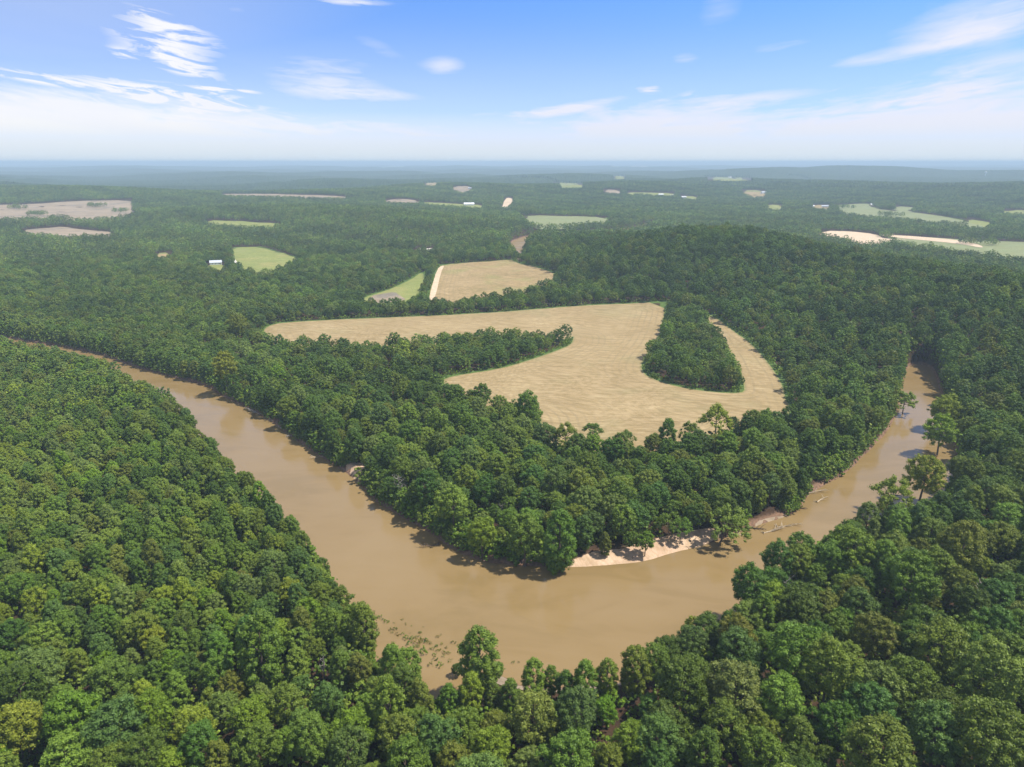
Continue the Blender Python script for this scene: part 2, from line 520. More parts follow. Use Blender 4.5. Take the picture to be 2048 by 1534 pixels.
def ground_material():
    m, T = mat("forest_floor_and_bank_soil")
    x, y, z = T.sep(T.pos)
    n1 = T.noise(T.pos, .12, 6)
    n2 = T.noise(T.pos, .9, 5)
    floor = T.ramp(n1, [(.3, (.034, .022, .014)), (.5, (.060, .035, .020)), (.7, (.028, .036, .014))])
    soil = T.ramp(n2, [(.3, (.10, .062, .040)), (.7, (.25, .15, .095))])
    zz = T.math('ADD', z, T.math('MULTIPLY', T.math('SUBTRACT', n2, .5), 2.4))
    col = T.mix(T.smooth(zz, 1.3, 2.5), soil, floor)
    at = T.new('ShaderNodeAttribute', attribute_type='GEOMETRY', attribute_name='verge')
    gm = T.smooth(T.math('ADD', at.outputs['Fac'], T.math('MULTIPLY', T.math('SUBTRACT', n2, .5), .7)), .35, .65)
    col = T.mix(gm, col, T.ramp(n2, [(.3, (.055, .105, .022)), (.7, (.11, .16, .04))]))
    T.put(T.p.inputs['Base Color'], col)
    T.p.inputs['Roughness'].default_value = .95
    T.p.inputs['Specular IOR Level'].default_value = .1
    bump(T, n2, .5, .4)
    return m


def water_material(rough=.13):
    m, T = mat("muddy_river_water")
    n1 = T.noise(T.pos, .012, 4, .5, 1.5)
    st = T.noise(T.vmath('MULTIPLY', T.pos, (0.02, 0.05, 0)), 1.0, 5, .6, 2.0)
    k = T.math('ADD', T.math('MULTIPLY', n1, .6), T.math('MULTIPLY', st, .4))
    T.put(T.p.inputs['Base Color'], T.ramp(k, [(.40, (.205, .139, .056)), (.5, (.230, .156, .067)), (.65, (.242, .167, .076))]))
    T.put(T.p.inputs['Roughness'], T.smooth(st, .35, .65, rough * .7, rough * 1.5))
    T.p.inputs['IOR'].default_value = 1.33
    rip = T.noise(T.pos, .9, 3, .6)
    rip2 = T.noise(T.pos, .12, 3, .5)
    bump(T, T.math('ADD', T.math('MULTIPLY', rip, .25), rip2), .30, .10)
    return m


def field_material(name, ramp_, streak_rot=0.0, sx=.02, sy=.35, patch=(.20, .20, .07), patch_amt=.35, rows=.0, line=None):
    m, T = mat(name)
    mp = T.new('ShaderNodeMapping')
    mp.inputs['Rotation'].default_value = (0, 0, math.radians(streak_rot))
    T.l.new(T.pos, mp.inputs['Vector'])
    q = mp.outputs[0]
    wob = T.noise(T.pos, .013, 3, .5)
    q2 = T.vmath('ADD', q, T.comb(0, T.math('MULTIPLY', wob, 22.0), 0))
    s1 = T.noise(T.vmath('MULTIPLY', q2, (sx, sy, 0)), 1.0, 7, .62)
    s2 = T.noise(T.vmath('MULTIPLY', q2, (sx * 4, sy * 2.2, 0)), 1.0, 4, .7)
    n = T.noise(T.pos, .02, 5, .55)
    f = T.noise(T.pos, .8, 5, .7)
    k = T.math('ADD', T.math('ADD', T.math('MULTIPLY', s1, .42), T.math('MULTIPLY', s2, .23)), T.math('ADD', T.math('MULTIPLY', n, .2), T.math('MULTIPLY', f, .15)))
    col = T.ramp(k, ramp_)
    pn = T.noise(T.vmath('ADD', T.pos, (300, 50, 0)), .016, 5, .6)
    col = T.mix(T.math('MULTIPLY', T.smooth(pn, .5, .68), patch_amt), col, patch)
    if rows:
        yy = T.sep(q2)[1]
        wv = T.math('SINE', T.math('MULTIPLY', yy, 1.4))
        gate = T.smooth(T.noise(T.pos, .03, 3), .45, .6)
        col = T.mix(T.math('MULTIPLY', T.math('MULTIPLY', T.smooth(wv, .4, 1), gate), rows), col, line)
    swx = T.noise(T.vmath('ADD', T.pos, (90, 400, 0)), .006, 2, .5)
    d1 = T.noise(T.comb(T.math('MULTIPLY', T.math('ADD', T.sep(T.pos)[0], T.math('MULTIPLY', swx, 300.0)), .15), T.math('MULTIPLY', T.math('SUBTRACT', T.sep(T.pos)[1], T.math('MULTIPLY', swx, 200.0)), .22), 2.0), 1.0, 5, .65)
    col = T.mix(T.smooth(d1, .42, .62, .0, .32), col, T.mix(1.0, col, (1.38, 1.42, 1.55), 'MULTIPLY'))
    col = T.mix(T.smooth(d1, .40, .55, .30, 0.0), col, T.mix(1.0, col, (.66, .68, .58), 'MULTIPLY'))
    if rows:                                    # machinery lines that follow the border
        ed_ = T.new('ShaderNodeAttribute', attribute_type='GEOMETRY', attribute_name='border').outputs['Fac']
        ln = T.smooth(T.math('SINE', T.math('MULTIPLY', ed_, 1.15)), .25, .95)
        col = T.mix(T.math('MULTIPLY', T.math('MULTIPLY', ln, T.smooth(ed_, 20, 42, .34, .06)), T.smooth(n, .35, .6, .4, 1.0)), col, (.19, .15, .085))
        col = T.mix(T.smooth(T.math('ADD', ed_, T.math('MULTIPLY', f, 3.0)), 1.2, 3.4, .75, 0), col, (.15, .19, .05))
    T.put(T.p.inputs['Base Color'], col)
    T.p.inputs['Roughness'].default_value = .95
    T.p.inputs['Specular IOR Level'].default_value = .1
    bump(T, T.math('ADD', f, s2), .6, .25)
    return m


tanr = [(.38, (.215, .155, .072)), (.46, (.275, .200, .098)), (.53, (.325, .240, .124)), (.62, (.40, .31, .172))]
M['stubble'] = field_material("tan_stubble", tanr, 6, .030, .42, (.255, .215, .105), .45, .22, (.25, .19, .11))
M['stubble2'] = field_material("dry_grass_and_stubble", [(.38, (.20, .155, .066)), (.5, (.30, .215, .105)), (.62, (.39, .285, .15))], 35, .05, .12, (.22, .23, .075), .5, .15, (.25, .19, .11))
M['meadow'] = field_material("mown_meadow", [(.35, (.15, .18, .05)), (.5, (.20, .22, .065)), (.65, (.27, .27, .09))], 20, .03, .1, (.30, .26, .10), .5)
M['pale'] = field_material("pale_green_crop", [(.35, (.17, .19, .085)), (.5, (.20, .215, .10)), (.65, (.24, .25, .12))], 0, .01, .02, (.22, .27, .12), .3)
M['plough'] = field_material("pinkish_ploughed_soil", [(.35, (.20, .155, .105)), (.5, (.28, .215, .148)), (.65, (.37, .29, .205))], 4, .004, .03, (.17, .15, .12), .8)
M['dirt'] = field_material("pale_dirt_track", [(.35, (.45, .33, .22)), (.5, (.55, .42, .29)), (.65, (.64, .50, .36))], 0, .2, .2, (.4, .3, .2), .3)
M['gravel'] = field_material("white_gravel", [(.35, (.55, .50, .44)), (.5, (.65, .60, .54)), (.65, (.72, .68, .62))], 0, .2, .2, (.5, .45, .4), .3)
M['sand'] = field_material("river_sand", [(.35, (.38, .25, .155)), (.48, (.48, .335, .215)), (.62, (.59, .43, .29))], 70, .25, .9, (.40, .25, .16), .5)
M['ground'] = ground_material()
M['water'] = water_material()
M['water_far'] = water_material(.45)
M['water_far'].node_tree.nodes['Principled BSDF'].inputs['Specular IOR Level'].default_value = .25


# ------------------------------------------------------------------ object helpers
def tag(o, label=None, cat=None, group=None, kind=None):
    if label: o['label'] = label
    if cat: o['category'] = cat
    if group: o['group'] = group
    if kind: o['kind'] = kind
    return o


def mesh_np(name, V, Fq, mats, smooth=True, matidx=None):
    """numpy vertices + (n,k) face array, or a list of such arrays"""
    me = bpy.data.meshes.new(name)
    V = np.asarray(V, np.float32)
    fl = Fq if isinstance(Fq, list) else [Fq]
    fl = [np.asarray(f, np.int32) for f in fl if len(f)]
    loops = np.concatenate([f.ravel() for f in fl])
    totals = np.concatenate([np.full(len(f), f.shape[1], np.int32) for f in fl])
    starts = np.concatenate([[0], np.cumsum(totals)[:-1]]).astype(np.int32)
    me.vertices.add(len(V)); me.vertices.foreach_set('co', V.ravel())
    me.loops.add(len(loops)); me.loops.foreach_set('vertex_index', loops)
    me.polygons.add(len(totals)); me.polygons.foreach_set('loop_start', starts)
    me.polygons.foreach_set('loop_total', totals)
    me.polygons.foreach_set('use_smooth', np.full(len(totals), smooth))
    if matidx is not None: me.polygons.foreach_set('material_index', np.asarray(matidx, np.int32))
    me.update(calc_edges=True)
    for m in (mats if isinstance(mats, (list, tuple)) else [mats]): me.materials.append(m)
    return me


def link(name, me, parent=None, loc=(0, 0, 0)):
    o = bpy.data.objects.new(name, me)
    COL.objects.link(o)
    o.location = loc
    if parent: o.parent = parent
    return o


def empty(name, loc):
    o = bpy.data.objects.new(name, None)
    o.empty_display_size = 1.0
    COL.objects.link(o)
    o.location = loc
    return o


# ------------------------------------------------------------------ ground sheet
def axis(near, step, far, growth):
    v = [0.0]
    s = step
    while v[-1] < far:
        if v[-1] > near: s *= growth
        v.append(v[-1] + s)
    return np.array(v)


ax = axis(420, 3.0, 42000, 1.035)
xs = np.concatenate([-ax[::-1], ax[1:]])
ayp = axis(900, 3.0, 42000, 1.02)
ayn = axis(60, 6.0, 2000, 1.15)
ys = np.concatenate([-ayn[::-1], ayp[1:]])
GX, GY = np.meshgrid(xs, ys)
GZ = height(GX.ravel(), GY.ravel())
nx, ny = len(xs), len(ys)
idx = np.arange(nx * ny).reshape(ny, nx)
quads = np.stack([idx[:-1, :-1].ravel(), idx[:-1, 1:].ravel(), idx[1:, 1:].ravel(), idx[1:, :-1].ravel()], 1)
me = mesh_np('ground', np.stack([GX.ravel(), GY.ravel(), GZ], 1), quads, M['ground'])
vg = np.zeros(nx * ny, np.float32)
for k_ in ('main', 'square', 'wedge', 'meadow', 'right_green', 'pale', 'pasture'):
    d = sdist(FIELDS[k_], GX.ravel(), GY.ravel(), 12)
    vg = np.maximum(vg, 1 - ss(np.abs(d), 3.5, 8))
a_ = me.attributes.new('verge', 'FLOAT', 'POINT')
a_.data.foreach_set('value', vg)
ground = tag(link('ground', me), 'brown forest floor and bare river bank soil under the woods', None, None, 'structure')

# water: two sheets at level 0, hidden by the ground wherever it stands above the river
def sheet(name, x0, x1, y0, y1, n, m):
    X, Y = np.meshgrid(np.linspace(x0, x1, n), np.linspace(y0, y1, n))
    i = np.arange(n * n).reshape(n, n)
    q = np.stack([i[:-1, :-1].ravel(), i[:-1, 1:].ravel(), i[1:, 1:].ravel(), i[1:, :-1].ravel()], 1)
    return link(name, mesh_np(name, np.stack([X.ravel(), Y.ravel(), np.zeros(n * n)], 1), q, m))


b0, b1 = RIVER.min(0) - 12, RIVER.max(0) + 12
tag(sheet('river', b0[0], b1[0], b0[1], b1[1], 12, M['water']), 'broad muddy brown river bending round the wooded point', None, None, 'structure')
b0, b1 = REACH.min(0) - 8, REACH.max(0) + 8
tag(sheet('river_upper_reach', b0[0], b1[0], b0[1], b1[1], 6, M['water_far']), 'short stretches of the brown river seen between distant trees', None, None, 'structure')


def drape(name, poly, step, off, material, label, round_=1):
    P = chaikin(poly, round_) if round_ else np.asarray(poly)
    Q = []
    for i in range(len(P)):                     # densify the border
        a, b_ = P[i], P[(i + 1) % len(P)]
        n = max(1, int(np.hypot(*(b_ - a)) / step))
        for j in range(n):
            q = a + (b_ - a) * j / n
            far_ = min(1.0, max(0.0, (np.hypot(*q) - 500) / 900)) * step * .30 if name == 'field' else 0.0
            Q.append(q + np.array([math.sin(q[0] * .9 / step + q[1] * .3 / step), math.sin(q[1] * 1.1 / step + q[0] * .25 / step)]) * far_)
    Q = np.array(Q)
    if np.sum(Q[:, 0] * np.roll(Q[:, 1], -1) - np.roll(Q[:, 0], -1) * Q[:, 1]) < 0: Q = Q[::-1]
    X, Y = np.meshgrid(np.arange(Q[:, 0].min(), Q[:, 0].max(), step), np.arange(Q[:, 1].min(), Q[:, 1].max(), step))
    X, Y = X.ravel(), Y.ravel()
    d = sdist(Q, X, Y)
    k = d < -step * .4
    pts = [Vector(p) for p in Q] + [Vector(p) for p in zip(X[k], Y[k])]
    n = len(Q)
    out = delaunay_2d_cdt(pts, [], [list(range(n))], 1, 1e-4)
    V = np.array([v[:] for v in out[0]])
    Z = height(V[:, 0], V[:, 1]) + off
    tris = np.array([f for f in out[2] if len(f) == 3])
    me_ = mesh_np(name, np.column_stack([V, Z]), tris, material)
    at_ = me_.attributes.new('border', 'FLOAT', 'POINT')
    at_.data.foreach_set('value', (-sdist(Q, V[:, 0], V[:, 1])).astype(np.float32))
    o = link(name, me_)
    return tag(o, label, None, None, 'structure')


FD = [('main', 5, 'stubble', 'tan stubble field filling the inside of the river bend'),
      ('square', 10, 'stubble2', 'square dry field beyond the main field'),
      ('wedge', 8, 'meadow', 'small wedge of green grass left of the square field'),
      ('meadow', 10, 'meadow', 'yellow green meadow beside the farmhouse'),
      ('pale', 30, 'pale', 'pale green crop field far off in the centre'),
      ('left_big', 40, 'plough', 'wide pinkish ploughed field at the far left'),
      ('left_small', 20, 'plough', 'small pinkish field in front of the wide ploughed one'),
      ('thin_left', 20, 'meadow', 'thin yellow clearing under the wooded ridge'),
      ('strip_far', 40, 'plough', 'thin pinkish strip of field above the wooded ridge'),
      ('strip_mid', 30, 'plough', 'short pinkish field behind the ridge end'),
      ('strip_green', 30, 'meadow', 'thin green field with the white barn'),
      ('right_tan', 20, 'dirt', 'bare tan field beyond the right hand hill'),
      ('right_green', 20, 'pale', 'green field beyond the right hand hill'),
      ('pasture', 30, 'pale', 'long pale pasture at the right'),
      ('pasture_nook', 30, 'pale', 'small pale pasture among trees at the right'),
      ('far_right', 30, 'meadow', 'pale strip of grass at the right edge'),
      ('ridge_tan', 30, 'plough', 'small tan clearing on the distant slope'),
      ('ridge_a', 40, 'meadow', 'pale clearing beside distant houses'),
      ('ridge_b', 40, 'plough', 'small tan clearing right of the distant houses'),
      ('ridge_c', 40, 'meadow', 'long thin clearing right of the distant houses'),
      ('ridge_d', 60, 'meadow', 'pale clearing on the skyline ridge'),
      ('ridge_e', 50, 'stubble2', 'pale clearing with two poles on the distant slope'),
      ('quarry', 30, 'dirt', 'small bare scar on the distant slope'),
      ('horizon_a', 200, 'pale', 'pale clearing near the horizon'),
      ('horizon_b', 200, 'dirt', 'bare ground near the horizon'),
      ('lane', 20, 'gravel', 'white gravel lane beside the trees'),
      ('house_lot', 12, 'meadow', 'yard of the farmhouse'),
      ('clear_a', 30, 'stubble2', 'pale clearing left of the tan clearing on the distant slope'),
      ('clear_b', 20, 'meadow', 'pale clearing at the dark roofed house'),
      ('clear_c', 20, 'stubble2', 'pale yard left of the long pasture'),
      ('clear_d', 40, 'meadow', 'tiny pale clearing high on the distant ridge'),
      ('clear_e', 40, 'meadow', 'pale clearing right of the long thin clearing'),
      ('clear_f', 20, 'meadow', 'small pale clearing at the right end of the long pasture'),
      ('corner_glade', 12, 'stubble2', 'tiny yellow glade in the left wood')]
NAMES = {'main': 'field', 'lane': 'gravel_lane', 'quarry': 'bare_slope', 'house_lot': 'yard'}
for k_, st, mk, lb in FD:
    drape(NAMES.get(k_, 'field'), FIELDS[k_], st, .15 if st < 20 else .5, M[mk], lb)
drape('dirt_track', P_((g, [(874, 540), (884, 533), (889, 534), (882, 545), (872, 590), (866, 600), (858, 600), (862, 580)])), 6, .30, M['dirt'], 'pale dirt track along the left edge of the square field', 1)
drape('bare_soil', P_((g, [(742, 592), (765, 588), (790, 584), (800, 592), (815, 600), (780, 606), (735, 606)])), 8, .30, M['plough'], 'bare soil patch at the end of the grass wedge', 1)
drape('dirt_road', P_((g, [(1745, 469), (1800, 471), (1860, 476), (1910, 480), (1950, 487), (1968, 495), (1960, 496), (1930, 490), (1880, 484), (1800, 477)])), 15, .8, M['dirt'], 'pale dirt road curving over the green field beyond the hill', 1)
drape('bare_verge', P_((g, [(455, 497), (478, 530), (486, 541), (478, 541)])), 8, .4, M['gravel'], 'pale bare ground beside the meadow', 0)
# sand bar and the smaller bare banks on the inside of the bend
for nm, pl, lb in [('sandbar', [(1120, 1131), (1160, 1119), (1200, 1105), (1250, 1104), (1290, 1088), (1330, 1080), (1380, 1070), (1432, 1062), (1448, 1070), (1400, 1092), (1345, 1105), (1290, 1123), (1230, 1130), (1160, 1135)],
                    'pale pink sand bar on the point of the bend'),
                   ('sandbank', [(688, 938), (705, 930), (730, 938), (738, 952), (722, 972), (705, 954)], 'small pale sand bank on the inner shore'),
                   ('sandbank', [(522, 827), (540, 836), (572, 862), (596, 882), (585, 881), (550, 853)], 'bare reddish bank below the trees on the inner shore'),
                   ('sandbank', [(1600, 996), (1625, 984), (1662, 962), (1668, 970), (1640, 984), (1606, 1006)], 'narrow sand strip on the inner shore upstream of the bar'),
                   ('sandbank', [(1510, 1046), (1540, 1037), (1575, 1029), (1580, 1034), (1540, 1044), (1512, 1054)], 'reddish bank edge right of the sand bar under the trees'),
                   ('mudflat', [(985, 1352), (1030, 1352), (1110, 1362), (1250, 1356), (1262, 1380), (1160, 1400), (1030, 1396), (980, 1375)], 'reddish mud flat on the near shore below the lone tree')]:
    drape(nm, rays(pl, .5), 1.5, .10, M['sand'] if nm == 'sandbar' or 'pale' in lb[:12] else M['plough'], lb, 1)

# ------------------------------------------------------------------ tree crowns
def leaf_quads(Cn, Nn, size, r):
    n = len(Cn)
    Nn = Nn / np.linalg.norm(Nn, axis=1)[:, None]
    t = np.cross(Nn, r.normal(size=(n, 3))); t /= np.linalg.norm(t, axis=1)[:, None]
    b_ = np.cross(Nn, t)
    s = size[:, None]
    asp = r.uniform(.6, 1.0, (n, 1))
    q = np.stack([Cn - t * s - b_ * s * asp * .6, Cn + t * s * .7 - b_ * s * asp, Cn + t * s + b_ * s * asp * .6, Cn - t * s * .7 + b_ * s * asp], 1)
    return q.reshape(-1, 3), np.arange(4 * n).reshape(n, 4)


ICO_V = None


def ico(sub=1):
    import bmesh
    bm = bmesh.new()
    bmesh.ops.create_icosphere(bm, subdivisions=sub, radius=1)
    v = np.array([q.co[:] for q in bm.verts]); f = np.array([[w.index for w in q.verts] for q in bm.faces])
    bm.free()
    return v, f


ICO = {1: ico(1), 2: ico(2)}


def crown_mesh(name, shape, seed, nlobe, nleaf, lsize, R=5.0, H=17.0, base=.28):
    """crown of lobes set on an envelope, each covered with leaf-sized faces; a tree of height H stands at z = 0"""
    r = np.random.default_rng(seed)
    zt, zb = H, H * base
    L = []
    ga = 2.39996
    for i in range(nlobe):
        u = (i + .5) / nlobe
        a = i * ga + r.uniform(-.5, .5)
        if shape == 'round':                   # broad dome
            cz = 1 - 1.75 * u                  # cos of polar angle, down to -0.75
            rr = math.sqrt(max(0, 1 - cz * cz)) * R * (1.0 + .13 * math.sin(3 * a + seed) + .13 * math.sin(2 * a + 2 * seed)) * r.uniform(.62, 1.06)
            z = (zt + zb) / 2 + cz * (zt - zb) / 2 * r.uniform(.68, 1.02) + .5 * math.sin(2 * a + seed * 3)
            rr *= r.choice([1.0, 1.0, .8]); lr = R * r.uniform(.105, .225)
        elif shape == 'tall':                  # narrow rounded cone
            t = u ** .9
            rr = R * .84 * (min(1, t * 2.9) ** .45) * (1.0 if t < .7 else 1 - (t - .7) * 1.3) * r.uniform(.62, 1.05)
            z = zt * .95 - t * (zt - zb) * r.uniform(.93, 1.03)
            lr = R * r.uniform(.15, .28)
        else:                                  # open, spreading, with gaps
            br = int(r.integers(0, 7))
            a = br * .9 + r.normal(0, .22) + seed
            rr = R * 1.15 * r.uniform(.25, 1.0)
            z = zb + (zt - zb) * (.98 - .55 * (rr / R / 1.15) ** 2 + r.uniform(-.14, .04) + .15 * math.sin(br * 2.1))
            lr = R * r.uniform(.13, .24)
        L.append((rr * math.cos(a), rr * math.sin(a), z, lr))
    L = np.array(L)
    ctr = np.array([0, 0, zb + (zt - zb) * .38])
    VV, QQ, TT, leaf = [], [], [], []
    off = 0
    iv, if_ = ICO[1] if nleaf < 40 else ICO[2]
    for (x, y, z, lr) in L:
        lobe_c = np.array([x, y, z])
        lobe_tone = r.uniform(.30, .70)
        # soft core of the lobe
        v = iv * (lr * (.68 if shape == 'tall' else .55)) * (1 + r.normal(0, .10, (len(iv), 1))) * np.array([1, 1, .85]) + lobe_c
        VV.append(v); TT.append(if_ + off); off += len(v); leaf.append(np.full(len(v), lobe_tone * .8))
        n = max(3, int(nleaf * (lr / (R * .28)) ** 2))
        out = lobe_c - ctr; out /= np.linalg.norm(out) + 1e-6
        d = r.normal(size=(n, 3)); d += out * .75; d /= np.linalg.norm(d, axis=1)[:, None]
        rad = lr * (r.uniform(.70, 1.16, (n, 1)) if shape != 'open' else r.uniform(.3, 1.3, (n, 1)))
        P = lobe_c + d * rad * np.array([1, 1, .85])
        N = d + r.normal(0, .55, (n, 3)) + np.array([0, 0, .25])
        v, q = leaf_quads(P, N, lsize * r.uniform(.55, 1.25, n), r)
        VV.append(v); QQ.append(q + off); off += len(v)
        leaf.append(np.repeat(np.clip(lobe_tone + r.normal(0, .2, n), 0, 1), 4))
    me = mesh_np(name, np.concatenate(VV), [np.concatenate(TT), np.concatenate(QQ)], M['leaf'], smooth=False)
    a = me.attributes.new('leaf', 'FLOAT', 'POINT')
    a.data.foreach_set('value', np.concatenate(leaf).astype(np.float32))
    return me


def tube_rings(V, Fs, pts, rad, k=6):
    base = sum(len(v) for v in V)
    pts = [Vector(p) for p in pts]
    ring = []
    for i, p in enumerate(pts):
        d = (pts[min(i + 1, len(pts) - 1)] - pts[max(i - 1, 0)]).normalized()
        u = d.orthogonal().normalized(); w = d.cross(u)
        for j in range(k):
            a = 2 * math.pi * j / k
            ring.append((p + (u * math.cos(a) + w * math.sin(a)) * rad[i])[:])
    V.append(np.array(ring))
    for i in range(len(pts) - 1):
        for j in range(k):
            Fs.append((base + i * k + j, base + i * k + (j + 1) % k, base + (i + 1) * k + (j + 1) % k, base + (i + 1) * k + j))


def trunk_mesh(name, seed, R=5.0, H=17.0, lean=(0, 0), split=.42, material=None, nlimb=7, r0=.34):
    r = random.Random(seed)
    V, Fs = [], []
    top = (lean[0] * .8, lean[1] * .8, H * .86)
    mid = (lean[0] * .35 + r.uniform(-.3, .3), lean[1] * .35 + r.uniform(-.3, .3), H * split)
    tube_rings(V, Fs, [(0, 0, -.8), (0, 0, .4), mid, top], [r0 * 1.5, r0, r0 * .7, .06], 7)
    for i in range(nlimb):
        a = i * 2.4 + r.uniform(-.4, .4)
        t = r.uniform(.0, .7)
        s = Vector(mid).lerp(Vector(top), t * .8)
        L = R * r.uniform(.55, .85)
        e = s + Vector((math.cos(a) * L, math.sin(a) * L, H * r.uniform(.12, .24)))
        m_ = s.lerp(e, .5) + Vector((0, 0, -.3))
        tube_rings(V, Fs, [s, m_, e], [r0 * .45, r0 * .28, .04], 5)
    return mesh_np(name, np.concatenate(V), np.array(Fs), material or M['bark'])


def dead_mesh(name, seed, H=13.0, spread=4.0, material=None, n=9):
    r = random.Random(seed)
    V, Fs = [], []
    tube_rings(V, Fs, [(0, 0, -.5), (.1, 0, H * .4), (.4, .2, H * .75), (.2, .3, H)], [.36, .28, .16, .03], 6)
    for i in range(n):
        a = i * 2.4 + r.uniform(-.5, .5)
        z = H * (.35 + .55 * i / n)
        s = Vector((.15, .1, z)); L = spread * r.uniform(.6, 1.1) * (1.1 - i / n * .6)
        e = s + Vector((math.cos(a) * L, math.sin(a) * L, L * r.uniform(.4, 1.0)))
        m_ = s.lerp(e, .5) + Vector((r.uniform(-.3, .3), r.uniform(-.3, .3), -.2))
        tube_rings(V, Fs, [s, m_, e], [.15, .10, .025], 5)
        for j in range(4):
            q = m_.lerp(e, r.uniform(-.2, .8))
            w = q + Vector((r.uniform(-1, 1), r.uniform(-1, 1), r.uniform(.2, 1.1))) * L * .38
            tube_rings(V, Fs, [q, q.lerp(w, .5) + Vector((0, 0, -.08)), w], [.07, .05, .015], 4)
    return mesh_np(name, np.concatenate(V), np.array(Fs), material or M['dead'])


# three levels of detail; LOD 0 also serves the trees that are objects of their own
CR = {}
CR['round'] = [crown_mesh('crown', 'round', 100 + i, 190 + 14 * (i % 3), 115, .155, 5.0 + .3 * (i % 2), 15.5 + 1.2 * (i % 3), .30) for i in range(5)]
CR['tall'] = [crown_mesh('crown', 'tall', 200 + i, 120, 105, .17, 4.4, 17.5 + i, .16) for i in range(3)]
CR['open'] = [crown_mesh('crown', 'open', 300 + i, 110, 90, .19, 5.6, 13.5, .26) for i in range(2)]
TR = {'round': [trunk_mesh('trunk', 1 + i) for i in range(3)], 'tall': [trunk_mesh('trunk', 11 + i, 3.4, 18, split=.35) for i in range(2)],
      'open': [trunk_mesh('trunk', 21 + i, 5.6, 13.0, split=.5, nlimb=11) for i in range(2)]}
lodcol = bpy.data.collections.new('tree_forms')
lod_objs = []


def add_lod(me):
    o = bpy.data.objects.new('form_%03d' % len(lod_objs), me)
    lodcol.objects.link(o)
    lod_objs.append(o)
    return len(lod_objs) - 1


I0r = [add_lod(m_) for m_ in CR['round']]
I0t = [add_lod(m_) for m_ in CR['tall']]
I1r = [add_lod(crown_mesh('crown', 'round', 400 + i, 95, 46, .30, 5.2, 16.0, .22)) for i in range(5)]
I1t = [add_lod(crown_mesh('crown', 'tall', 420 + i, 46, 40, .36, 4.6, 17.5, .14)) for i in range(2)]
I2r = [add_lod(crown_mesh('crown', 'round', 500 + i, 20, 14, .80, 5.4, 15.5, .15)) for i in range(5)]
IB = [add_lod(crown_mesh('crown', 'round', 600 + i, 18, 60, .22, 2.2, 3.8, .02)) for i in range(3)]
IBm = [add_lod(crown_mesh('crown', 'round', 620 + i, 9, 16, .42, 2.3, 3.8, .02)) for i in range(2)]

TINT = {
    'mid green': (.132, .212, .026), 'dark green': (.092, .162, .022), 'blue green': (.102, .180, .038), 'olive green': (.168, .215, .026),
    'yellow green': (.225, .275, .022), 'light green': (.190, .255, .038), 'grey green': (.168, .218, .052), 'bright green': (.150, .255, .016),
    'brownish olive': (.162, .178, .028), 'deep green': (.072, .132, .018),
}

_m = np.array(TINT['mid green'])
for _k in TINT:                                  # one wood, one season: keep the hues close together
    TINT[_k] = tuple((np.array(TINT[_k]) * .78 + _m * (np.array(TINT[_k]).sum() / _m.sum()) * .22) * .92)


def jitter(t, k=.12):
    return tuple(float(x * (1 + rnd.uniform(-k, k))) for x in t)


# ------------------------------------------------------------------ all tree positions
placed = []                                     # x, y, radius, height, shape, colour name, special


def wood_zone(x, y):
    return None


def near_river(X, Y):
    return np.minimum(sdist(RIVER, X, Y, 80), sdist(REACH, X, Y, 80))


def block(X, Y, margin_field=3.6, margin_river=1.6):
    m = near_river(X, Y) < margin_river
    R = np.hypot(X, Y)
    for k_, P in FIELDS.items():
        hit = sdist(P, X, Y, 30) < margin_field
        if k_ in ('pasture', 'right_green', 'left_big', 'ridge_c', 'strip_green'):      # clumps of trees left standing
            hit &= ~((np.sin(X * .017 + 2) * np.cos(Y * .021 + X * .006) > .86) & (nr.uniform(size=X.shape) < .8))
        m |= hit
    return m


def crown_pos(px, py, dpx, shape):
    """ground point, scale of a tree whose crown centre shows at px, py with a diameter of dpx photograph pixels"""
    zc = 15.0
    s = 1.0
    for _ in range(4):
        p = ray(px, py, zc)
        gz = h1(*p)
        dist = math.sqrt(p[0] ** 2 + p[1] ** 2 + (CAM_H - zc) ** 2)
        D = dpx * dist / F
        ref = {'round': 11.4, 'tall': 8.0, 'open': 12.5}[shape]
        s = max(.25, min(1.55, D / ref))
        Ht = {'round': 16.5, 'tall': 18.5, 'open': 13.5}[shape] * s
        zc = gz + Ht * {'round': .66, 'tall': .58, 'open': .72}[shape]
    return p[0], p[1], s


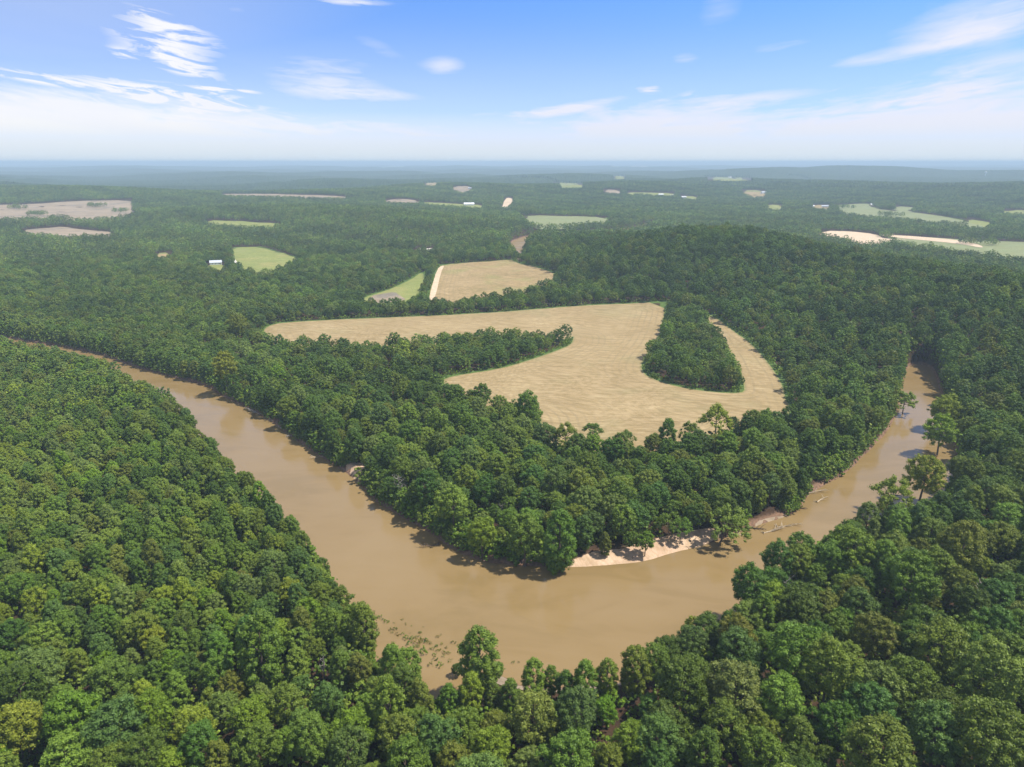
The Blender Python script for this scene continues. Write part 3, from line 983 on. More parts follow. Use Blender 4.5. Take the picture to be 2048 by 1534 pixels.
HAND = [
    # px, py, diameter, shape, colour, label (None: written from its place below)
    (959, 1304, 66, 'tall', 'olive green', 'tall olive green tree standing alone at the edge of the near shore, in the river'),
    (994, 1338, 30, 'round', 'mid green', 'small bushy tree touching the right side of the lone tree in the river'),
    (914, 1338, 22, 'round', 'deep green', 'small dark bush in the shadow left of the lone tree in the river'),
    (1264, 1481, 72, 'round', 'bright green', 'bright lime tree at the bottom edge, brightest in the near right wood'),
    (1761, 1497, 128, 'round', 'brownish olive', 'large brownish olive tree at the bottom edge of the right wood'),
    (1548, 1200, 62, 'round', 'yellow green', 'yellow green tree just below the grey bare tree on the right bank'),
    (1926, 1091, 80, 'round', 'olive green', 'olive yellow crown among dark trees on the right, below the river bend'),
    (1966, 1136, 30, 'round', 'yellow green', 'small bright yellow green tree beside the white snag on the right slope'),
    (1770, 986, 66, 'open', 'yellow green', 'sparse yellow green tree leaning over the river from the right bank'),
    (1848, 948, 72, 'round', 'yellow green', 'broad yellow green tree on the right bank, above the leaning sparse one'),
    (1884, 862, 58, 'round', 'yellow green', 'rounded lime yellow tree over the water on the right bank'),
    (1892, 815, 54, 'round', 'yellow green', 'yellow green tree above the lime yellow one on the right bank'),
    (1810, 800, 40, 'open', 'light green', 'pale tree reaching over the river from the inner bank at the right'),
    (1771, 1014, 30, 'round', 'yellow green', 'small lime yellow tree at the foot of the sparse leaning one'),
    (1432, 838, 60, 'open', 'yellow green', 'flat topped yellow green tree with a bare trunk at the near edge of the field'),
    (1380, 862, 40, 'open', 'olive green', 'small open tree left of the flat topped one at the field edge'),
    (1255, 872, 34, 'open', 'mid green', 'small slender tree standing out against the tan field edge'),
    (1186, 858, 40, 'open', 'mid green', 'round headed young tree against the tan field'),
    (1130, 868, 54, 'open', 'olive green', 'sparse twiggy tree at the near left edge of the tan field'),
    (1308, 882, 34, 'open', 'light green', 'pale young tree at the near edge of the field, between two slender ones'),
    (1052, 812, 52, 'round', 'mid green', 'rounded tree rising in front of the tan field, left of its near corner'),
    (1440, 1042, 78, 'open', 'light green', 'tree leaning out over the river from the right end of the sand bar'),
    (1338, 1046, 48, 'open', 'mid green', 'slim tree with a bare trunk standing on the sand bar'),
    (1362, 1058, 42, 'open', 'mid green', 'second slim tree on the sand bar, next to the bare trunked one'),
    (1291, 1085, 36, 'round', 'bright green', 'bright bush at the back of the sand bar'),
    (1050, 1075, 74, 'round', 'olive green', 'round olive tree hanging over the water left of the sand bar'),
    (905, 1005, 70, 'round', 'light green', 'light green tree on the inner bank at the bend'),
    (1120, 1080, 60, 'tall', 'mid green', 'tall green tree at the water left of the sand bar'),
    (965, 1080, 58, 'round', 'yellow green', 'yellowish green tree low over the water at the left of the point'),
    (475, 648, 48, 'round', 'olive green', 'pale olive crown above the dark wood left of the main field'),
    (450, 735, 48, 'round', 'yellow green', 'yellowish tree above the far bank of the left river arm'),
    (1370, 1363, 96, 'round', 'dark green', None), (1477, 1371, 105, 'round', 'grey green', None), (1449, 1448, 86, 'round', 'mid green', None),
    (1567, 1396, 84, 'round', 'light green', None), (1654, 1347, 100, 'round', 'olive green', None), (1595, 1302, 108, 'round', 'mid green', None),
    (1749, 1270, 72, 'round', 'brownish olive', None), (1741, 1412, 84, 'round', 'blue green', None), (1824, 1358, 80, 'round', 'mid green', None),
    (1887, 1290, 108, 'round', 'olive green', None), (1668, 1444, 72, 'round', 'dark green', None), (1879, 1456, 100, 'round', 'blue green', None),
    (1978, 1352, 108, 'round', 'light green', None), (1985, 1475, 110, 'round', 'mid green', None), (1504, 1172, 76, 'round', 'dark green', None),
    (1607, 1090, 62, 'round', 'mid green', None), (1554, 1120, 58, 'round', 'dark green', None), (1705, 1085, 80, 'round', 'olive green', None),
    (1311, 1318, 62, 'round', 'mid green', None), (1272, 1330, 52, 'tall', 'olive green', None), (1414, 1250, 64, 'round', 'dark green', None),
    (1384, 1262, 38, 'tall', 'yellow green', None), (1820, 1170, 84, 'round', 'mid green', None), (1330, 1440, 76, 'round', 'dark green', None),
    (817, 1330, 50, 'tall', 'light green', None), (778, 1306, 22, 'tall', 'mid green', None), (728, 1258, 48, 'tall', 'olive green', None),
    (786, 1342, 50, 'tall', 'mid green', None), (942, 1380, 42, 'tall', 'yellow green', None), (986, 1388, 30, 'tall', 'mid green', None),
    (1018, 1390, 34, 'tall', 'mid green', None), (1068, 1354, 40, 'tall', 'light green', None), (1100, 1358, 30, 'tall', 'mid green', None),
    (1132, 1370, 34, 'tall', 'dark green', None), (1170, 1362, 42, 'tall', 'mid green', None), (1212, 1350, 40, 'tall', 'olive green', None),
    (895, 1394, 36, 'tall', 'mid green', None), (842, 1402, 46, 'tall', 'olive green', None), (778, 1415, 64, 'tall', 'olive green', None),
    (1065, 1428, 92, 'round', 'light green', None), (918, 1452, 80, 'round', 'mid green', None), (989, 1446, 60, 'round', 'brownish olive', None),
    (1153, 1434, 86, 'round', 'blue green', None), (1214, 1418, 46, 'round', 'bright green', None), (986, 1498, 72, 'round', 'yellow green', None),
    (868, 1478, 84, 'round', 'blue green', None), (806, 1474, 86, 'round', 'olive green', None), (704, 1451, 80, 'round', 'bright green', None),
    (693, 1502, 80, 'round', 'blue green', None), (1138, 1512, 100, 'round', 'mid green', None), (1052, 1522, 62, 'round', 'grey green', None),
    (32, 1380, 80, 'round', 'deep green', None), (73, 1338, 74, 'round', 'grey green', None), (29, 1445, 84, 'round', 'yellow green', None),
    (144, 1440, 84, 'round', 'bright green', None), (223, 1448, 94, 'round', 'blue green', None), (305, 1428, 70, 'round', 'bright green', None),
    (384, 1442, 74, 'round', 'yellow green', None), (129, 1515, 80, 'round', 'light green', None), (352, 1524, 64, 'round', 'yellow green', None),
    (451, 1412, 54, 'round', 'grey green', None), (498, 1433, 78, 'round', 'bright green', None), (398, 1492, 74, 'round', 'dark green', None),
    (510, 1492, 78, 'round', 'mid green', None), (571, 1412, 74, 'round', 'olive green', None), (220, 1357, 74, 'round', 'mid green', None),
    (516, 1300, 86, 'tall', 'mid green', None), (18, 1266, 54, 'round', 'deep green', None), (620, 1478, 80, 'round', 'mid green', None),
    (290, 1505, 76, 'round', 'dark green', None), (215, 1518, 70, 'round', 'mid green', None), (905, 1520, 70, 'round', 'olive green', None),
]
special_label = {}
for (px, py, dp, sh, cn, lb) in HAND:
    x, y, s = crown_pos(px, py, dp, sh)
    placed.append([x, y, s, sh, cn, lb])
DEADS = [(796, 962, 'grey bare tree among green ones on the inner bank', 1.0, 12, 5.0), (1571, 1170, 'grey bare branched tree on the right bank above a yellow green tree', .9, 13, 5.5),
         (1434, 1406, 'small bare grey tree in the bottom right wood', .7, 14, 4.2), (1179, 1412, 'bare twiggy grey bush behind the near shore trees', .65, 14, 5.0),
         (1962, 1170, 'white forked snag on the right hand slope', .9, 14, 3.4), (1004, 1014, 'small grey dead tree in the middle of the point wood', .6, 14, 4.0),
         (845, 955, 'thin grey snag right of the bare tree on the inner bank', .7, 15, 2.6), (645, 1322, 'pale dead trunk in a dark gap of the left wood', .8, 12, 2.0)]
dead_xy = []
for px, py, lb, s, H, sp in DEADS:
    p = ray(px, py, PL + H * s * .85)
    p = ray(px, py, h1(*p) + H * s * .85)
    dead_xy.append((p[0], p[1]))

# jittered grid of woodland trees
def scatter(r0, r1, step, half_deg=46):
    n = int(r1 / step) + 2
    i, j = np.meshgrid(np.arange(-n, n + 1), np.arange(-int(70 / step), int(n / .88) + 2))
    X = (i + .5 * (j % 2)) * step + nr.uniform(-.34, .34, i.shape) * step
    Y = j * step * .88 + nr.uniform(-.34, .34, i.shape) * step
    X, Y = X.ravel(), Y.ravel()
    R = np.hypot(X, Y)
    A = np.degrees(np.arctan2(X, Y))
    m = (R >= r0) & (R < r1) & ((np.abs(A) < half_deg) | (R < 130))
    return X[m], Y[m]


def left_wood(X, Y):
    """the dense young wood on the near left bank"""
    xl = np.interp(Y / K, [60, 110, 200, 330, 480], [-20, -18, -60, -140, -230]) * K
    return (X < xl) & (Y < 560 * K) & (np.hypot(X, Y) < 850)


X1, Y1 = scatter(60, 1600, 8.9)
m = ~left_wood(X1, Y1)
X2, Y2 = scatter(60, 850, 7.6)
m2 = left_wood(X2, Y2)
X3, Y3 = scatter(1600, 3900, 11.0, 41)
X = np.concatenate([X1[m], X2[m2], X3]); Y = np.concatenate([Y1[m], Y2[m2], Y3])
lw = np.concatenate([np.zeros(m.sum(), bool), np.ones(m2.sum(), bool), np.zeros(len(X3), bool)])
b_ = block(X, Y)
X, Y, lw = X[~b_], Y[~b_], lw[~b_]
# keep clear of hand-placed crowns
for (hx, hy, hs, hsh, hc, hl) in placed:
    rr = {'round': 5.6, 'tall': 4.2, 'open': 5.5}[hsh] * hs + 1.2
    k = (X - hx) ** 2 + (Y - hy) ** 2 > rr * rr
    X, Y, lw = X[k], Y[k], lw[k]
for (hx, hy) in dead_xy:
    k = (X - hx) ** 2 + (Y - (hy - 1.5)) ** 2 > 4.6 ** 2
    X, Y, lw = X[k], Y[k], lw[k]
# a few gaps in the canopy
for (px, py, rpx) in [(655, 1400, 5.0), (568, 1262, 3.5), (140, 1310, 4.0), (1010, 1385, 3.0), (1790, 1330, 4.5), (1215, 1385, 2.5), (1940, 1250, 4), (1700, 1380, 3.0), (240, 1330, 3)]:
    p = ray(px, py, 6)
    k = (X - p[0]) ** 2 + (Y - p[1]) ** 2 > rpx ** 2
    X, Y, lw = X[k], Y[k], lw[k]
# the flooded shore below the lone tree stays open
p0 = ray(1100, 1352, 0)
k = ~((np.abs(X - p0[0]) < 33) & (Y > p0[1] - 9) & (Y < p0[1] + 17))
X, Y, lw = X[k], Y[k], lw[k]
_dz = PL + 11 - CAM_H
_dp = Y * math.cos(PITCH) - _dz * math.sin(PITCH)
_sx = 1024 + F * X / _dp
_sy = 767 - F * (Y * math.sin(PITCH) + _dz * math.cos(PITCH)) / _dp
k = ~((_sx > 850) & (_sx < 1262) & (_sy > 1290) & (_sy < np.where(_sx < 1030, 1424, 1392)) & (_dp > 20))
X, Y, lw = X[k], Y[k], lw[k]
Z = height(X, Y)
R = np.hypot(X, Y)
DR = sdist(RIVER, X, Y, 80)
print('woodland trees', len(X))
# species drift in patches
pt = np.sin(X * .021 + 1) * np.cos(Y * .017) + .6 * np.sin(X * .05 + Y * .04 + 2) + nr.normal(0, .55, len(X))
hill = (Z > 9)
names = np.array(list(TINT))
pick = np.empty(len(X), object)
u = nr.uniform(size=len(X)) + pt * .10
ed = [('deep green', .10), ('dark green', .30), ('blue green', .42), ('mid green', .64), ('brownish olive', .70), ('olive green', .82), ('grey green', .89), ('light green', 1.05), ('bright green', 1.12), ('yellow green', 9)]
for i in range(len(X)):
    for nm, e in ed:
        v = u[i] + (.12 if lw[i] else -.20 if (hill[i] and X[i] > 100) else 0)  # shade of the right hill's slope put into colour: darker tints picked there
        if v < e:
            pick[i] = nm
            break
tall = np.where(lw, nr.uniform(size=len(X)) < .55, (nr.uniform(size=len(X)) < .10) | ((DR < 12) & (nr.uniform(size=len(X)) < .3)))
tall &= R < 1600
scl = np.where(lw, nr.uniform(.58, .92, len(X)), .62 + .58 * nr.uniform(0, 1, len(X)) ** 1.5)
scl = np.where(R > 1600, nr.uniform(.9, 1.25, len(X)), scl)
scl = np.where(lw & (DR < 30) & (R > 420), nr.uniform(.92, 1.1, len(X)), scl)
scl *= np.where(DR < 8, .95, 1.0)
zsc = np.where(R > 1600, .80, np.where(Z < 8, np.where(R > 520, .80, .98), .95))

# ------------------------------------------------------------------ which trees show largest: those become objects of their own
dist = np.sqrt(X ** 2 + Y ** 2 + (CAM_H - Z - 13) ** 2)
cp, sp = math.cos(PITCH), math.sin(PITCH)


def project(X, Y, Z):
    dz_ = Z - CAM_H
    dep = Y * cp - dz_ * sp
    up = Y * sp + dz_ * cp
    return 1024 + F * X / dep, 767 - F * up / dep, dep


PX, PY, DEP = project(X, Y, Z + 12 * scl)
PX0, PY0, _ = project(X, Y, Z + 16.5 * scl)
vis = (PX > -25) & (PX < 2073) & (PY0 < 1525) & (DEP > 20)
size = np.where(vis, scl * np.where(tall, .8, 1.0) / dist, 0)
NTOT = 296
nfree = NTOT - len(placed) - len(DEADS)
order = np.argsort(-size)[:nfree]
own = np.zeros(len(X), bool)
own[order] = True

trees = []
for (x, y, s, sh, cn, lb) in placed:
    trees.append(dict(x=x, y=y, z=h1(x, y), s=s, sh=sh, cn=cn, lb=lb))
for i in order:
    trees.append(dict(x=float(X[i]), y=float(Y[i]), z=float(Z[i]), s=float(scl[i]), sh='tall' if tall[i] else 'round', cn=pick[i], lb=None, lw=bool(lw[i])))
for t in trees:
    a, b2, _ = project(np.array([t['x']]), np.array([t['y']]), np.array([t['z'] + 12 * t['s']]))
    t['px'], t['py'] = float(a[0]), float(b2[0])
ORD = ['first', 'second', 'third', 'fourth', 'fifth', 'sixth', 'seventh', 'eighth', 'ninth', 'tenth', 'eleventh', 'twelfth', 'thirteenth',
       'fourteenth', 'fifteenth', 'sixteenth', 'seventeenth', 'eighteenth', 'nineteenth', 'twentieth']
auto = [t for t in trees if t['lb'] is None]
ZN = {'left': 'left wood', 'mid': 'near shore wood', 'right': 'right wood', 'point': 'point wood'}
for t in auto:
    if float(sdist(RIVER, np.array([t['x']]), np.array([t['y']]))[0]) < 400 and t['y'] > 190 and -60 < t['x'] < 110 and t['py'] < 1130:
        t['zone'] = 'point'
    elif t['px'] < 860: t['zone'] = 'left'
    elif t['px'] < 1240: t['zone'] = 'mid'
    else: t['zone'] = 'right'
for zn in ZN:
    L = sorted([t for t in auto if t['zone'] == zn], key=lambda t: -t['py'])
    nrow = 0
    while L:
        row, L = L[:12], L[12:]
        row.sort(key=lambda t: t['px'])
        for j, t in enumerate(row):
            shp = {'round': 'rounded', 'tall': 'pointed', 'open': 'open'}[t['sh']]
            szn = 'small ' if t['s'] < .75 else 'large ' if t['s'] > 1.05 else ''
            rn = 'bottom row' if nrow == 0 else ORD[nrow] + ' row from the bottom'
            t['lb'] = f"{szn}{t['cn']} {shp} tree, {ORD[j]} from left, {rn}, {ZN[zn]}"
        nrow += 1

GRP = 'trees of the river woods'
for t in trees:
    sh = t['sh']
    i = rnd.randrange(len(CR[sh]))
    root = empty('open_crowned_tree' if sh == 'open' else 'pointed_tree' if sh == 'tall' else 'broadleaf_tree', (t['x'], t['y'], t['z'] - .1))
    root.rotation_euler = (rnd.uniform(-.04, .04), rnd.uniform(-.04, .04), rnd.uniform(0, 6.28))
    k = t['s']
    zs = 1.0
    if sh == 'open' and 'leaning' in (t['lb'] or ''):
        root.rotation_euler = (0, math.radians(16), 0)
    root.scale = (k, k, k * rnd.uniform(.93, 1.08))
    if t['lb'].startswith('tall olive green tree standing alone'): root.scale = (k * 1.08, k * 1.08, k * .97)
    tag(root, t['lb'], 'tree', GRP)
    cr = link('crown', CR[sh][i], root)
    cr['tint'] = jitter(TINT[t['cn']], .10)
    link('trunk', TR[sh][i % len(TR[sh])], root)

for n_, ((px, py, lb, s, H, spd), (x, y)) in enumerate(zip(DEADS, dead_xy)):
    root = empty('dead_tree', (x, y, h1(x, y)))
    root.scale = (s, s, s * 1.12)
    tag(root, lb, 'dead tree', 'dead trees in the woods')
    V, Fs = [], []
    tube_rings(V, Fs, [(0, 0, -.5), (.1, 0, H * .4), (.4, .2, H * .75), (.2, .3, H)], [.36, .28, .16, .03], 6)
    link('trunk', mesh_np('trunk', np.concatenate(V), np.array(Fs), M['dead']), root)
    me = dead_mesh('branches', 50 + n_, H, spd, n=14)
    link('branches', me, root)

# ------------------------------------------------------------------ everything else: one instanced wood
keep = ~own
X, Y, Z, lw, pick, tall, scl, R, DR = X[keep], Y[keep], Z[keep], lw[keep], pick[keep], tall[keep], scl[keep], R[keep], DR[keep]
form = np.empty(len(X), np.int32)
for i in range(len(X)):
    if R[i] < 460: q = I0t if tall[i] else I0r
    elif R[i] < 1300: q = I1t if tall[i] else I1r
    else: q = I2r
    form[i] = q[i % len(q)]
stand = .6 * np.sin(X * .013 + 2 * np.sin(Y * .007)) * np.cos(Y * .016 + 1.5 * np.sin(X * .009)) + .4 * np.sin(X * .037 + Y * .029) + .3 * np.cos(Y * .051 - X * .043)
tint = np.array([TINT[p] for p in pick]) * (nr.uniform(.86, 1.16, len(X)) * (1 + np.where(R > 1100, .32, .20) * stand))[:, None]
pos = np.stack([X, Y, Z - .2], 1)
scv = np.stack([scl, scl, scl * zsc[keep] * nr.uniform(.88, 1.1, len(X))], 1)

# understorey bushes along banks and field edges
bx_, by_, bs_ = [], [], []


def along(P, off_lo, off_hi, step, s_lo, s_hi, lim=1e9):
    n = len(P)
    ar = np.sum(P[:, 0] * np.roll(P[:, 1], -1) - np.roll(P[:, 0], -1) * P[:, 1])
    for i in range(n):
        a, b2 = P[i], P[(i + 1) % n]
        L = np.hypot(*(b2 - a))
        if L < 1e-6 or np.hypot(*a) > lim: continue
        nn = np.array([b2[1] - a[1], a[0] - b2[0]]) / L * (1 if ar > 0 else -1)
        for _ in range(max(1, int(L / step + rnd.random()))):
            p = a + (b2 - a) * rnd.random() + nn * rnd.uniform(off_lo, off_hi)
            bx_.append(p[0]); by_.append(p[1]); bs_.append(rnd.uniform(s_lo, s_hi))


along(RIVER, .5, 3.0, 1.0, .5, 1.15, 1000)
along(RIVER, 2.5, 9, 1.1, .9, 1.9, 1000)
along(FIELDS['main'], 1.5, 6, 2.4, .6, 1.3)
along(FIELDS['square'], 2, 6, 4, .7, 1.4)
along(FIELDS['wedge'], 2, 6, 4, .7, 1.4)
along(REACH, 2, 7, 5, .8, 1.6)
ux, uy = scatter(70, 430, 4.2)
uu = nr.uniform(size=len(ux)) < .62
bx_ += list(ux[uu]); by_ += list(uy[uu]); bs_ += list(nr.uniform(.8, 1.9, uu.sum()))
bX, bY, bS = np.array(bx_), np.array(by_), np.array(bs_)
ok = (near_river(bX, bY) > .35)
for P in FIELDS.values(): ok &= sdist(P, bX, bY, 20) > 1.3
for cxy, rr in ((SANDBAR_C, 22), (ray(1375, 1082, 0), 18), (ray(1190, 1118, 0), 14), (ray(715, 950, 0), 9), (ray(1640, 980, 0), 7), (p0, 32), (ray(560, 850, 0), 6), (ray(1545, 1036, 0), 7), (ray(1510, 1050, 0), 6)):
    dd = np.hypot(bX - cxy[0], bY - cxy[1])
    ok &= (dd > rr) | (near_river(bX, bY) > 11)
bX, bY, bS = bX[ok], bY[ok], bS[ok]
bZ = height(bX, bY) - .3
bR = np.hypot(bX, bY)
bform = np.where(bR < 420, nr.choice(IB, len(bX)), nr.choice(IBm, len(bX))).astype(np.int32)
bt = np.array([TINT[k] for k in nr.choice(['mid green', 'bright green', 'dark green', 'light green', 'olive green'], len(bX))]) * nr.uniform(.85, 1.2, (len(bX), 1))
pos = np.concatenate([pos, np.stack([bX, bY, bZ], 1)])
scv = np.concatenate([scv, np.stack([bS * 1.1, bS * 1.1, bS], 1)])
form = np.concatenate([form, bform])
tint = np.concatenate([tint, bt])
N = len(pos)
print('instances', N)
me = bpy.data.meshes.new('woodland')
me.vertices.add(N)
me.vertices.foreach_set('co', pos.astype(np.float32).ravel())
for nm, typ, key, arr in (('size', 'FLOAT_VECTOR', 'vector', scv), ('turn', 'FLOAT_VECTOR', 'vector', np.stack([nr.uniform(-.06, .06, N), nr.uniform(-.06, .06, N), nr.uniform(0, 6.28, N)], 1)),
                          ('tint', 'FLOAT_VECTOR', 'vector', tint), ('form', 'INT', 'value', form)):
    a = me.attributes.new(nm, typ, 'POINT')
    a.data.foreach_set(key, np.ascontiguousarray(arr, np.int32 if typ == 'INT' else np.float32).ravel())
wood = link('woodland', me)
tag(wood, 'dense green broadleaf forest covering the land around the river', 'forest', None, 'stuff')
gt = bpy.data.node_groups.new('grow_trees', 'GeometryNodeTree')
gt.interface.new_socket('Geometry', in_out='INPUT', socket_type='NodeSocketGeometry')
gt.interface.new_socket('Geometry', in_out='OUTPUT', socket_type='NodeSocketGeometry')
G = gt.nodes
gi, go = G.new('NodeGroupInput'), G.new('NodeGroupOutput')
m2p = G.new('GeometryNodeMeshToPoints')
iop = G.new('GeometryNodeInstanceOnPoints')
ci = G.new('GeometryNodeCollectionInfo')
ci.inputs['Collection'].default_value = lodcol
ci.inputs['Separate Children'].default_value = True
ci.inputs['Reset Children'].default_value = True
ci.transform_space = 'ORIGINAL'
iop.inputs['Pick Instance'].default_value = True


def named(nm, typ):
    n = G.new('GeometryNodeInputNamedAttribute')
    n.data_type = typ
    n.inputs[0].default_value = nm
    return [o for o in n.outputs if o.enabled and o.name == 'Attribute'][0]


gl = gt.links
gl.new(gi.outputs[0], m2p.inputs['Mesh'])
gl.new(m2p.outputs[0], iop.inputs['Points'])
gl.new(ci.outputs[0], iop.inputs['Instance'])
gl.new(named('form', 'INT'), iop.inputs['Instance Index'])
e2r = G.new('FunctionNodeEulerToRotation')
gl.new(named('turn', 'FLOAT_VECTOR'), e2r.inputs[0])
gl.new(e2r.outputs[0], iop.inputs['Rotation'])
gl.new(named('size', 'FLOAT_VECTOR'), iop.inputs['Scale'])
gl.new(iop.outputs[0], go.inputs[0])
md = wood.modifiers.new('grow', 'NODES')
md.node_group = gt

# ------------------------------------------------------------------ canopy of the far country
def far_canopy():
    nA, r = 1500, [3700.0]
    while r[-1] < 40000: r.append(r[-1] * 1.0055 + 2)
    r = np.array(r)
    A = np.radians(np.linspace(-44, 44, nA))
    AA, RR = np.meshgrid(A, r)
    AA = AA + nr.uniform(-.4, .4, AA.shape) * (A[1] - A[0])
    RR2 = RR * (1 + nr.uniform(-.0022, .0022, RR.shape))
    X, Y = (RR2 * np.sin(AA)).ravel(), (RR2 * np.cos(AA)).ravel()
    h = base_height(X, Y)
    f = nr.uniform(0, 1, X.shape) * 6 + 1.5 * np.sin(X * .02) * np.cos(Y * .023)
    top = h + 9 + f
    for k_, P in FIELDS.items():
        top = np.where(sdist(P, X, Y, 40) < 10, h - 3, top)
    # faint clearings
    cl = np.sin(X * .0052 + 2 * np.sin(Y * .0013)) * np.cos(Y * .0023 + 1.7 * np.sin(X * .0017))
    top = np.where((cl > .90), h + 1, top)
    top[:nA] = h[:nA] - 2
    n = len(r)
    i = np.arange(n * nA).reshape(n, nA)
    q = np.stack([i[:-1, :-1].ravel(), i[:-1, 1:].ravel(), i[1:, 1:].ravel(), i[1:, :-1].ravel()], 1)
    m, T = mat("distant_canopy")
    col = T.ramp(T.noise(T.pos, .012, 6, .75), [(.3, (.016, .030, .010)), (.5, (.030, .052, .014)), (.7, (.056, .080, .020))])  # colour darkened to carry the shadows between crowns that the sheet lacks
    z = T.sep(T.pos)[2]
    T.put(T.p.inputs['Base Color'], col)
    T.p.inputs['Roughness'].default_value = .9
    T.p.inputs['Specular IOR Level'].default_value = .1
    o = link('distant_woodland', mesh_np('distant_woodland', np.stack([X, Y, top], 1), q, m, smooth=False))
    return tag(o, 'blue hazed forest stretching to the horizon', 'forest', None, 'stuff')


far_canopy()


# ------------------------------------------------------------------ buildings
def box_faces(x0, x1, y0, y1, z0, z1):
    V = [(x0, y0, z0), (x1, y0, z0), (x1, y1, z0), (x0, y1, z0), (x0, y0, z1), (x1, y0, z1), (x1, y1, z1), (x0, y1, z1)]
    Fq = [(0, 3, 2, 1), (4, 5, 6, 7), (0, 1, 5, 4), (1, 2, 6, 5), (2, 3, 7, 6), (3, 0, 4, 7)]
    return V, Fq


def boxes(name, lst, m, parent):
    V, Fq = [], []
    for b2 in lst:
        v, f = box_faces(*b2)
        Fq += [tuple(i + len(V) for i in q) for q in f]
        V += v
    return link(name, mesh_np(name, V, np.array(Fq), m, smooth=False), parent)


def house(px, py, L, Wd, Hh, rot, wallm, roofm, label, cat='house', zoff=0.0, detail=True, name='house'):
    p = rayh(px, py, zoff)
    root = empty(name, (p[0], p[1], h1(*p)))
    root.rotation_euler = (0, 0, math.radians(rot))
    tag(root, label, cat, 'scattered farm buildings')
    l, w = L / 2, Wd / 2
    rise = w * .55
    V = [(-l, -w, -1), (l, -w, -1), (l, w, -1), (-l, w, -1), (-l, -w, Hh), (l, -w, Hh), (l, w, Hh), (-l, w, Hh), (-l, 0, Hh + rise), (l, 0, Hh + rise)]
    me_ = mesh_np('wall', V, [np.array([(0, 1, 5, 4), (2, 3, 7, 6), (0, 3, 2, 1)]), np.array([(1, 2, 6, 9, 5), (3, 0, 4, 8, 7)])], M[wallm], smooth=False)
    link('wall', me_, root)
    e, t = .6, .25
    rl, rw = l + e, w + e
    ze = Hh - e * .55 + .05
    V = [(-rl, -rw, ze), (rl, -rw, ze), (rl, 0, Hh + rise + .05), (-rl, 0, Hh + rise + .05), (rl, rw, ze), (-rl, rw, ze)]
    V += [(x, y, z + t) for x, y, z in V]
    Fq = [(0, 3, 2, 1), (3, 5, 4, 2), (6, 7, 8, 9), (9, 8, 10, 11), (0, 1, 7, 6), (4, 5, 11, 10)]
    F5 = [(1, 2, 8, 7), (2, 4, 10, 8), (5, 3, 9, 11), (3, 0, 6, 9)]
    link('roof', mesh_np('roof', V, np.array(Fq + F5), M[roofm], smooth=False), root)
    if detail:
        for k in range(3):
            x0 = -l + L * (k + .7) / 3.6
            boxes('window', [(x0, x0 + 1.1, -w - .06, -w + .02, 1.1, 2.3)], M['glass'], root)
        boxes('door', [(l * .7, l * .7 + 1, -w - .07, -w + .02, 0, 2.1)], M['redwall'], root)
    return root


house(432, 529, 17, 10, 3.6, 20, 'white', 'greyroof', 'grey roofed farmhouse in the trees left of the yellow green meadow')
house(938, 411, 34, 16, 5, 8, 'white', 'whiteroof', 'long white barn on the thin green field behind the ridge', 'barn', name='barn')
HS = [(1112, 354.5, 30, 'white', 'whiteroof', 'left of two white buildings on the distant wooded skyline ridge'),
      (1122, 353, 24, 'white', 'whiteroof', 'right of two white buildings on the distant wooded skyline ridge'),
      (1050, 357, 14, 'white', 'greyroof', 'lone small house left of the two white skyline buildings'),
      (1166, 378, 18, 'white', 'greyroof', 'leftmost house of the distant hamlet'),
      (1184, 381, 22, 'white', 'whiteroof', 'white roofed house in the middle of the distant hamlet'),
      (1196, 381, 16, 'redwall', 'greyroof', 'grey roofed house right of the hamlet middle'),
      (1322, 388, 20, 'white', 'whiteroof', 'white house at the right end of the long thin clearing'),
      (1345, 390, 16, 'white', 'greyroof', 'grey roofed house right of the long thin clearing'),
      (1368, 393, 18, 'white', 'whiteroof', 'last white house of the row right of the long clearing'),
      (1294, 351, 14, 'white', 'whiteroof', 'tiny white house high on the distant ridge'),
      (1460, 354, 26, 'white', 'whiteroof', 'white barn on the pale skyline clearing'),
      (1528, 384, 26, 'white', 'greyroof', 'grey roofed farm building beside the pale slope clearing'),
      (1551, 426, 18, 'redwall', 'darkroof', 'dark roofed house among trees right of centre'),
      (1562, 429, 24, 'white', 'greenroof', 'green roofed shed beside the dark roofed house'),
      (1623, 411, 18, 'white', 'whiteroof', 'white house left of the long pale pasture'),
      (1650, 411, 20, 'white', 'greyroof', 'grey roofed house at the left end of the long pale pasture'),
      (1744, 408, 16, 'redwall', 'whiteroof', 'house behind the clump of trees in the pasture'),
      (896, 363, 14, 'white', 'greyroof', 'small house above the tan clearing on the distant slope'),
      (940, 375, 16, 'white', 'greyroof', 'small house at the right of the tan clearing on the distant slope')]
for hx_, hy_, L, wm, rm, lb in HS:
    house(hx_, hy_, L, L * .5, 4.5, rnd.uniform(-30, 30), wm, rm, lb, zoff=6, detail=False)

# water tower far to the right
p = rayh(1970, 354, 3)
root = empty('water_tower', (p[0], p[1], h1(*p)))
tag(root, 'white water tower rising from the far forest at the right', 'water tower')
iv, if_ = ICO[2]
link('tank', mesh_np('tank', iv * np.array([9, 9, 7]) + np.array([0, 0, 40]), if_, M['steel']), root)
V, Fs = [], []
tube_rings(V, Fs, [(0, 0, -1), (0, 0, 6), (0, 0, 28), (0, 0, 34)], [6, 2.6, 2.4, 5], 16)
link('column', mesh_np('column', np.concatenate(V), np.array(Fs), M['steel']), root)


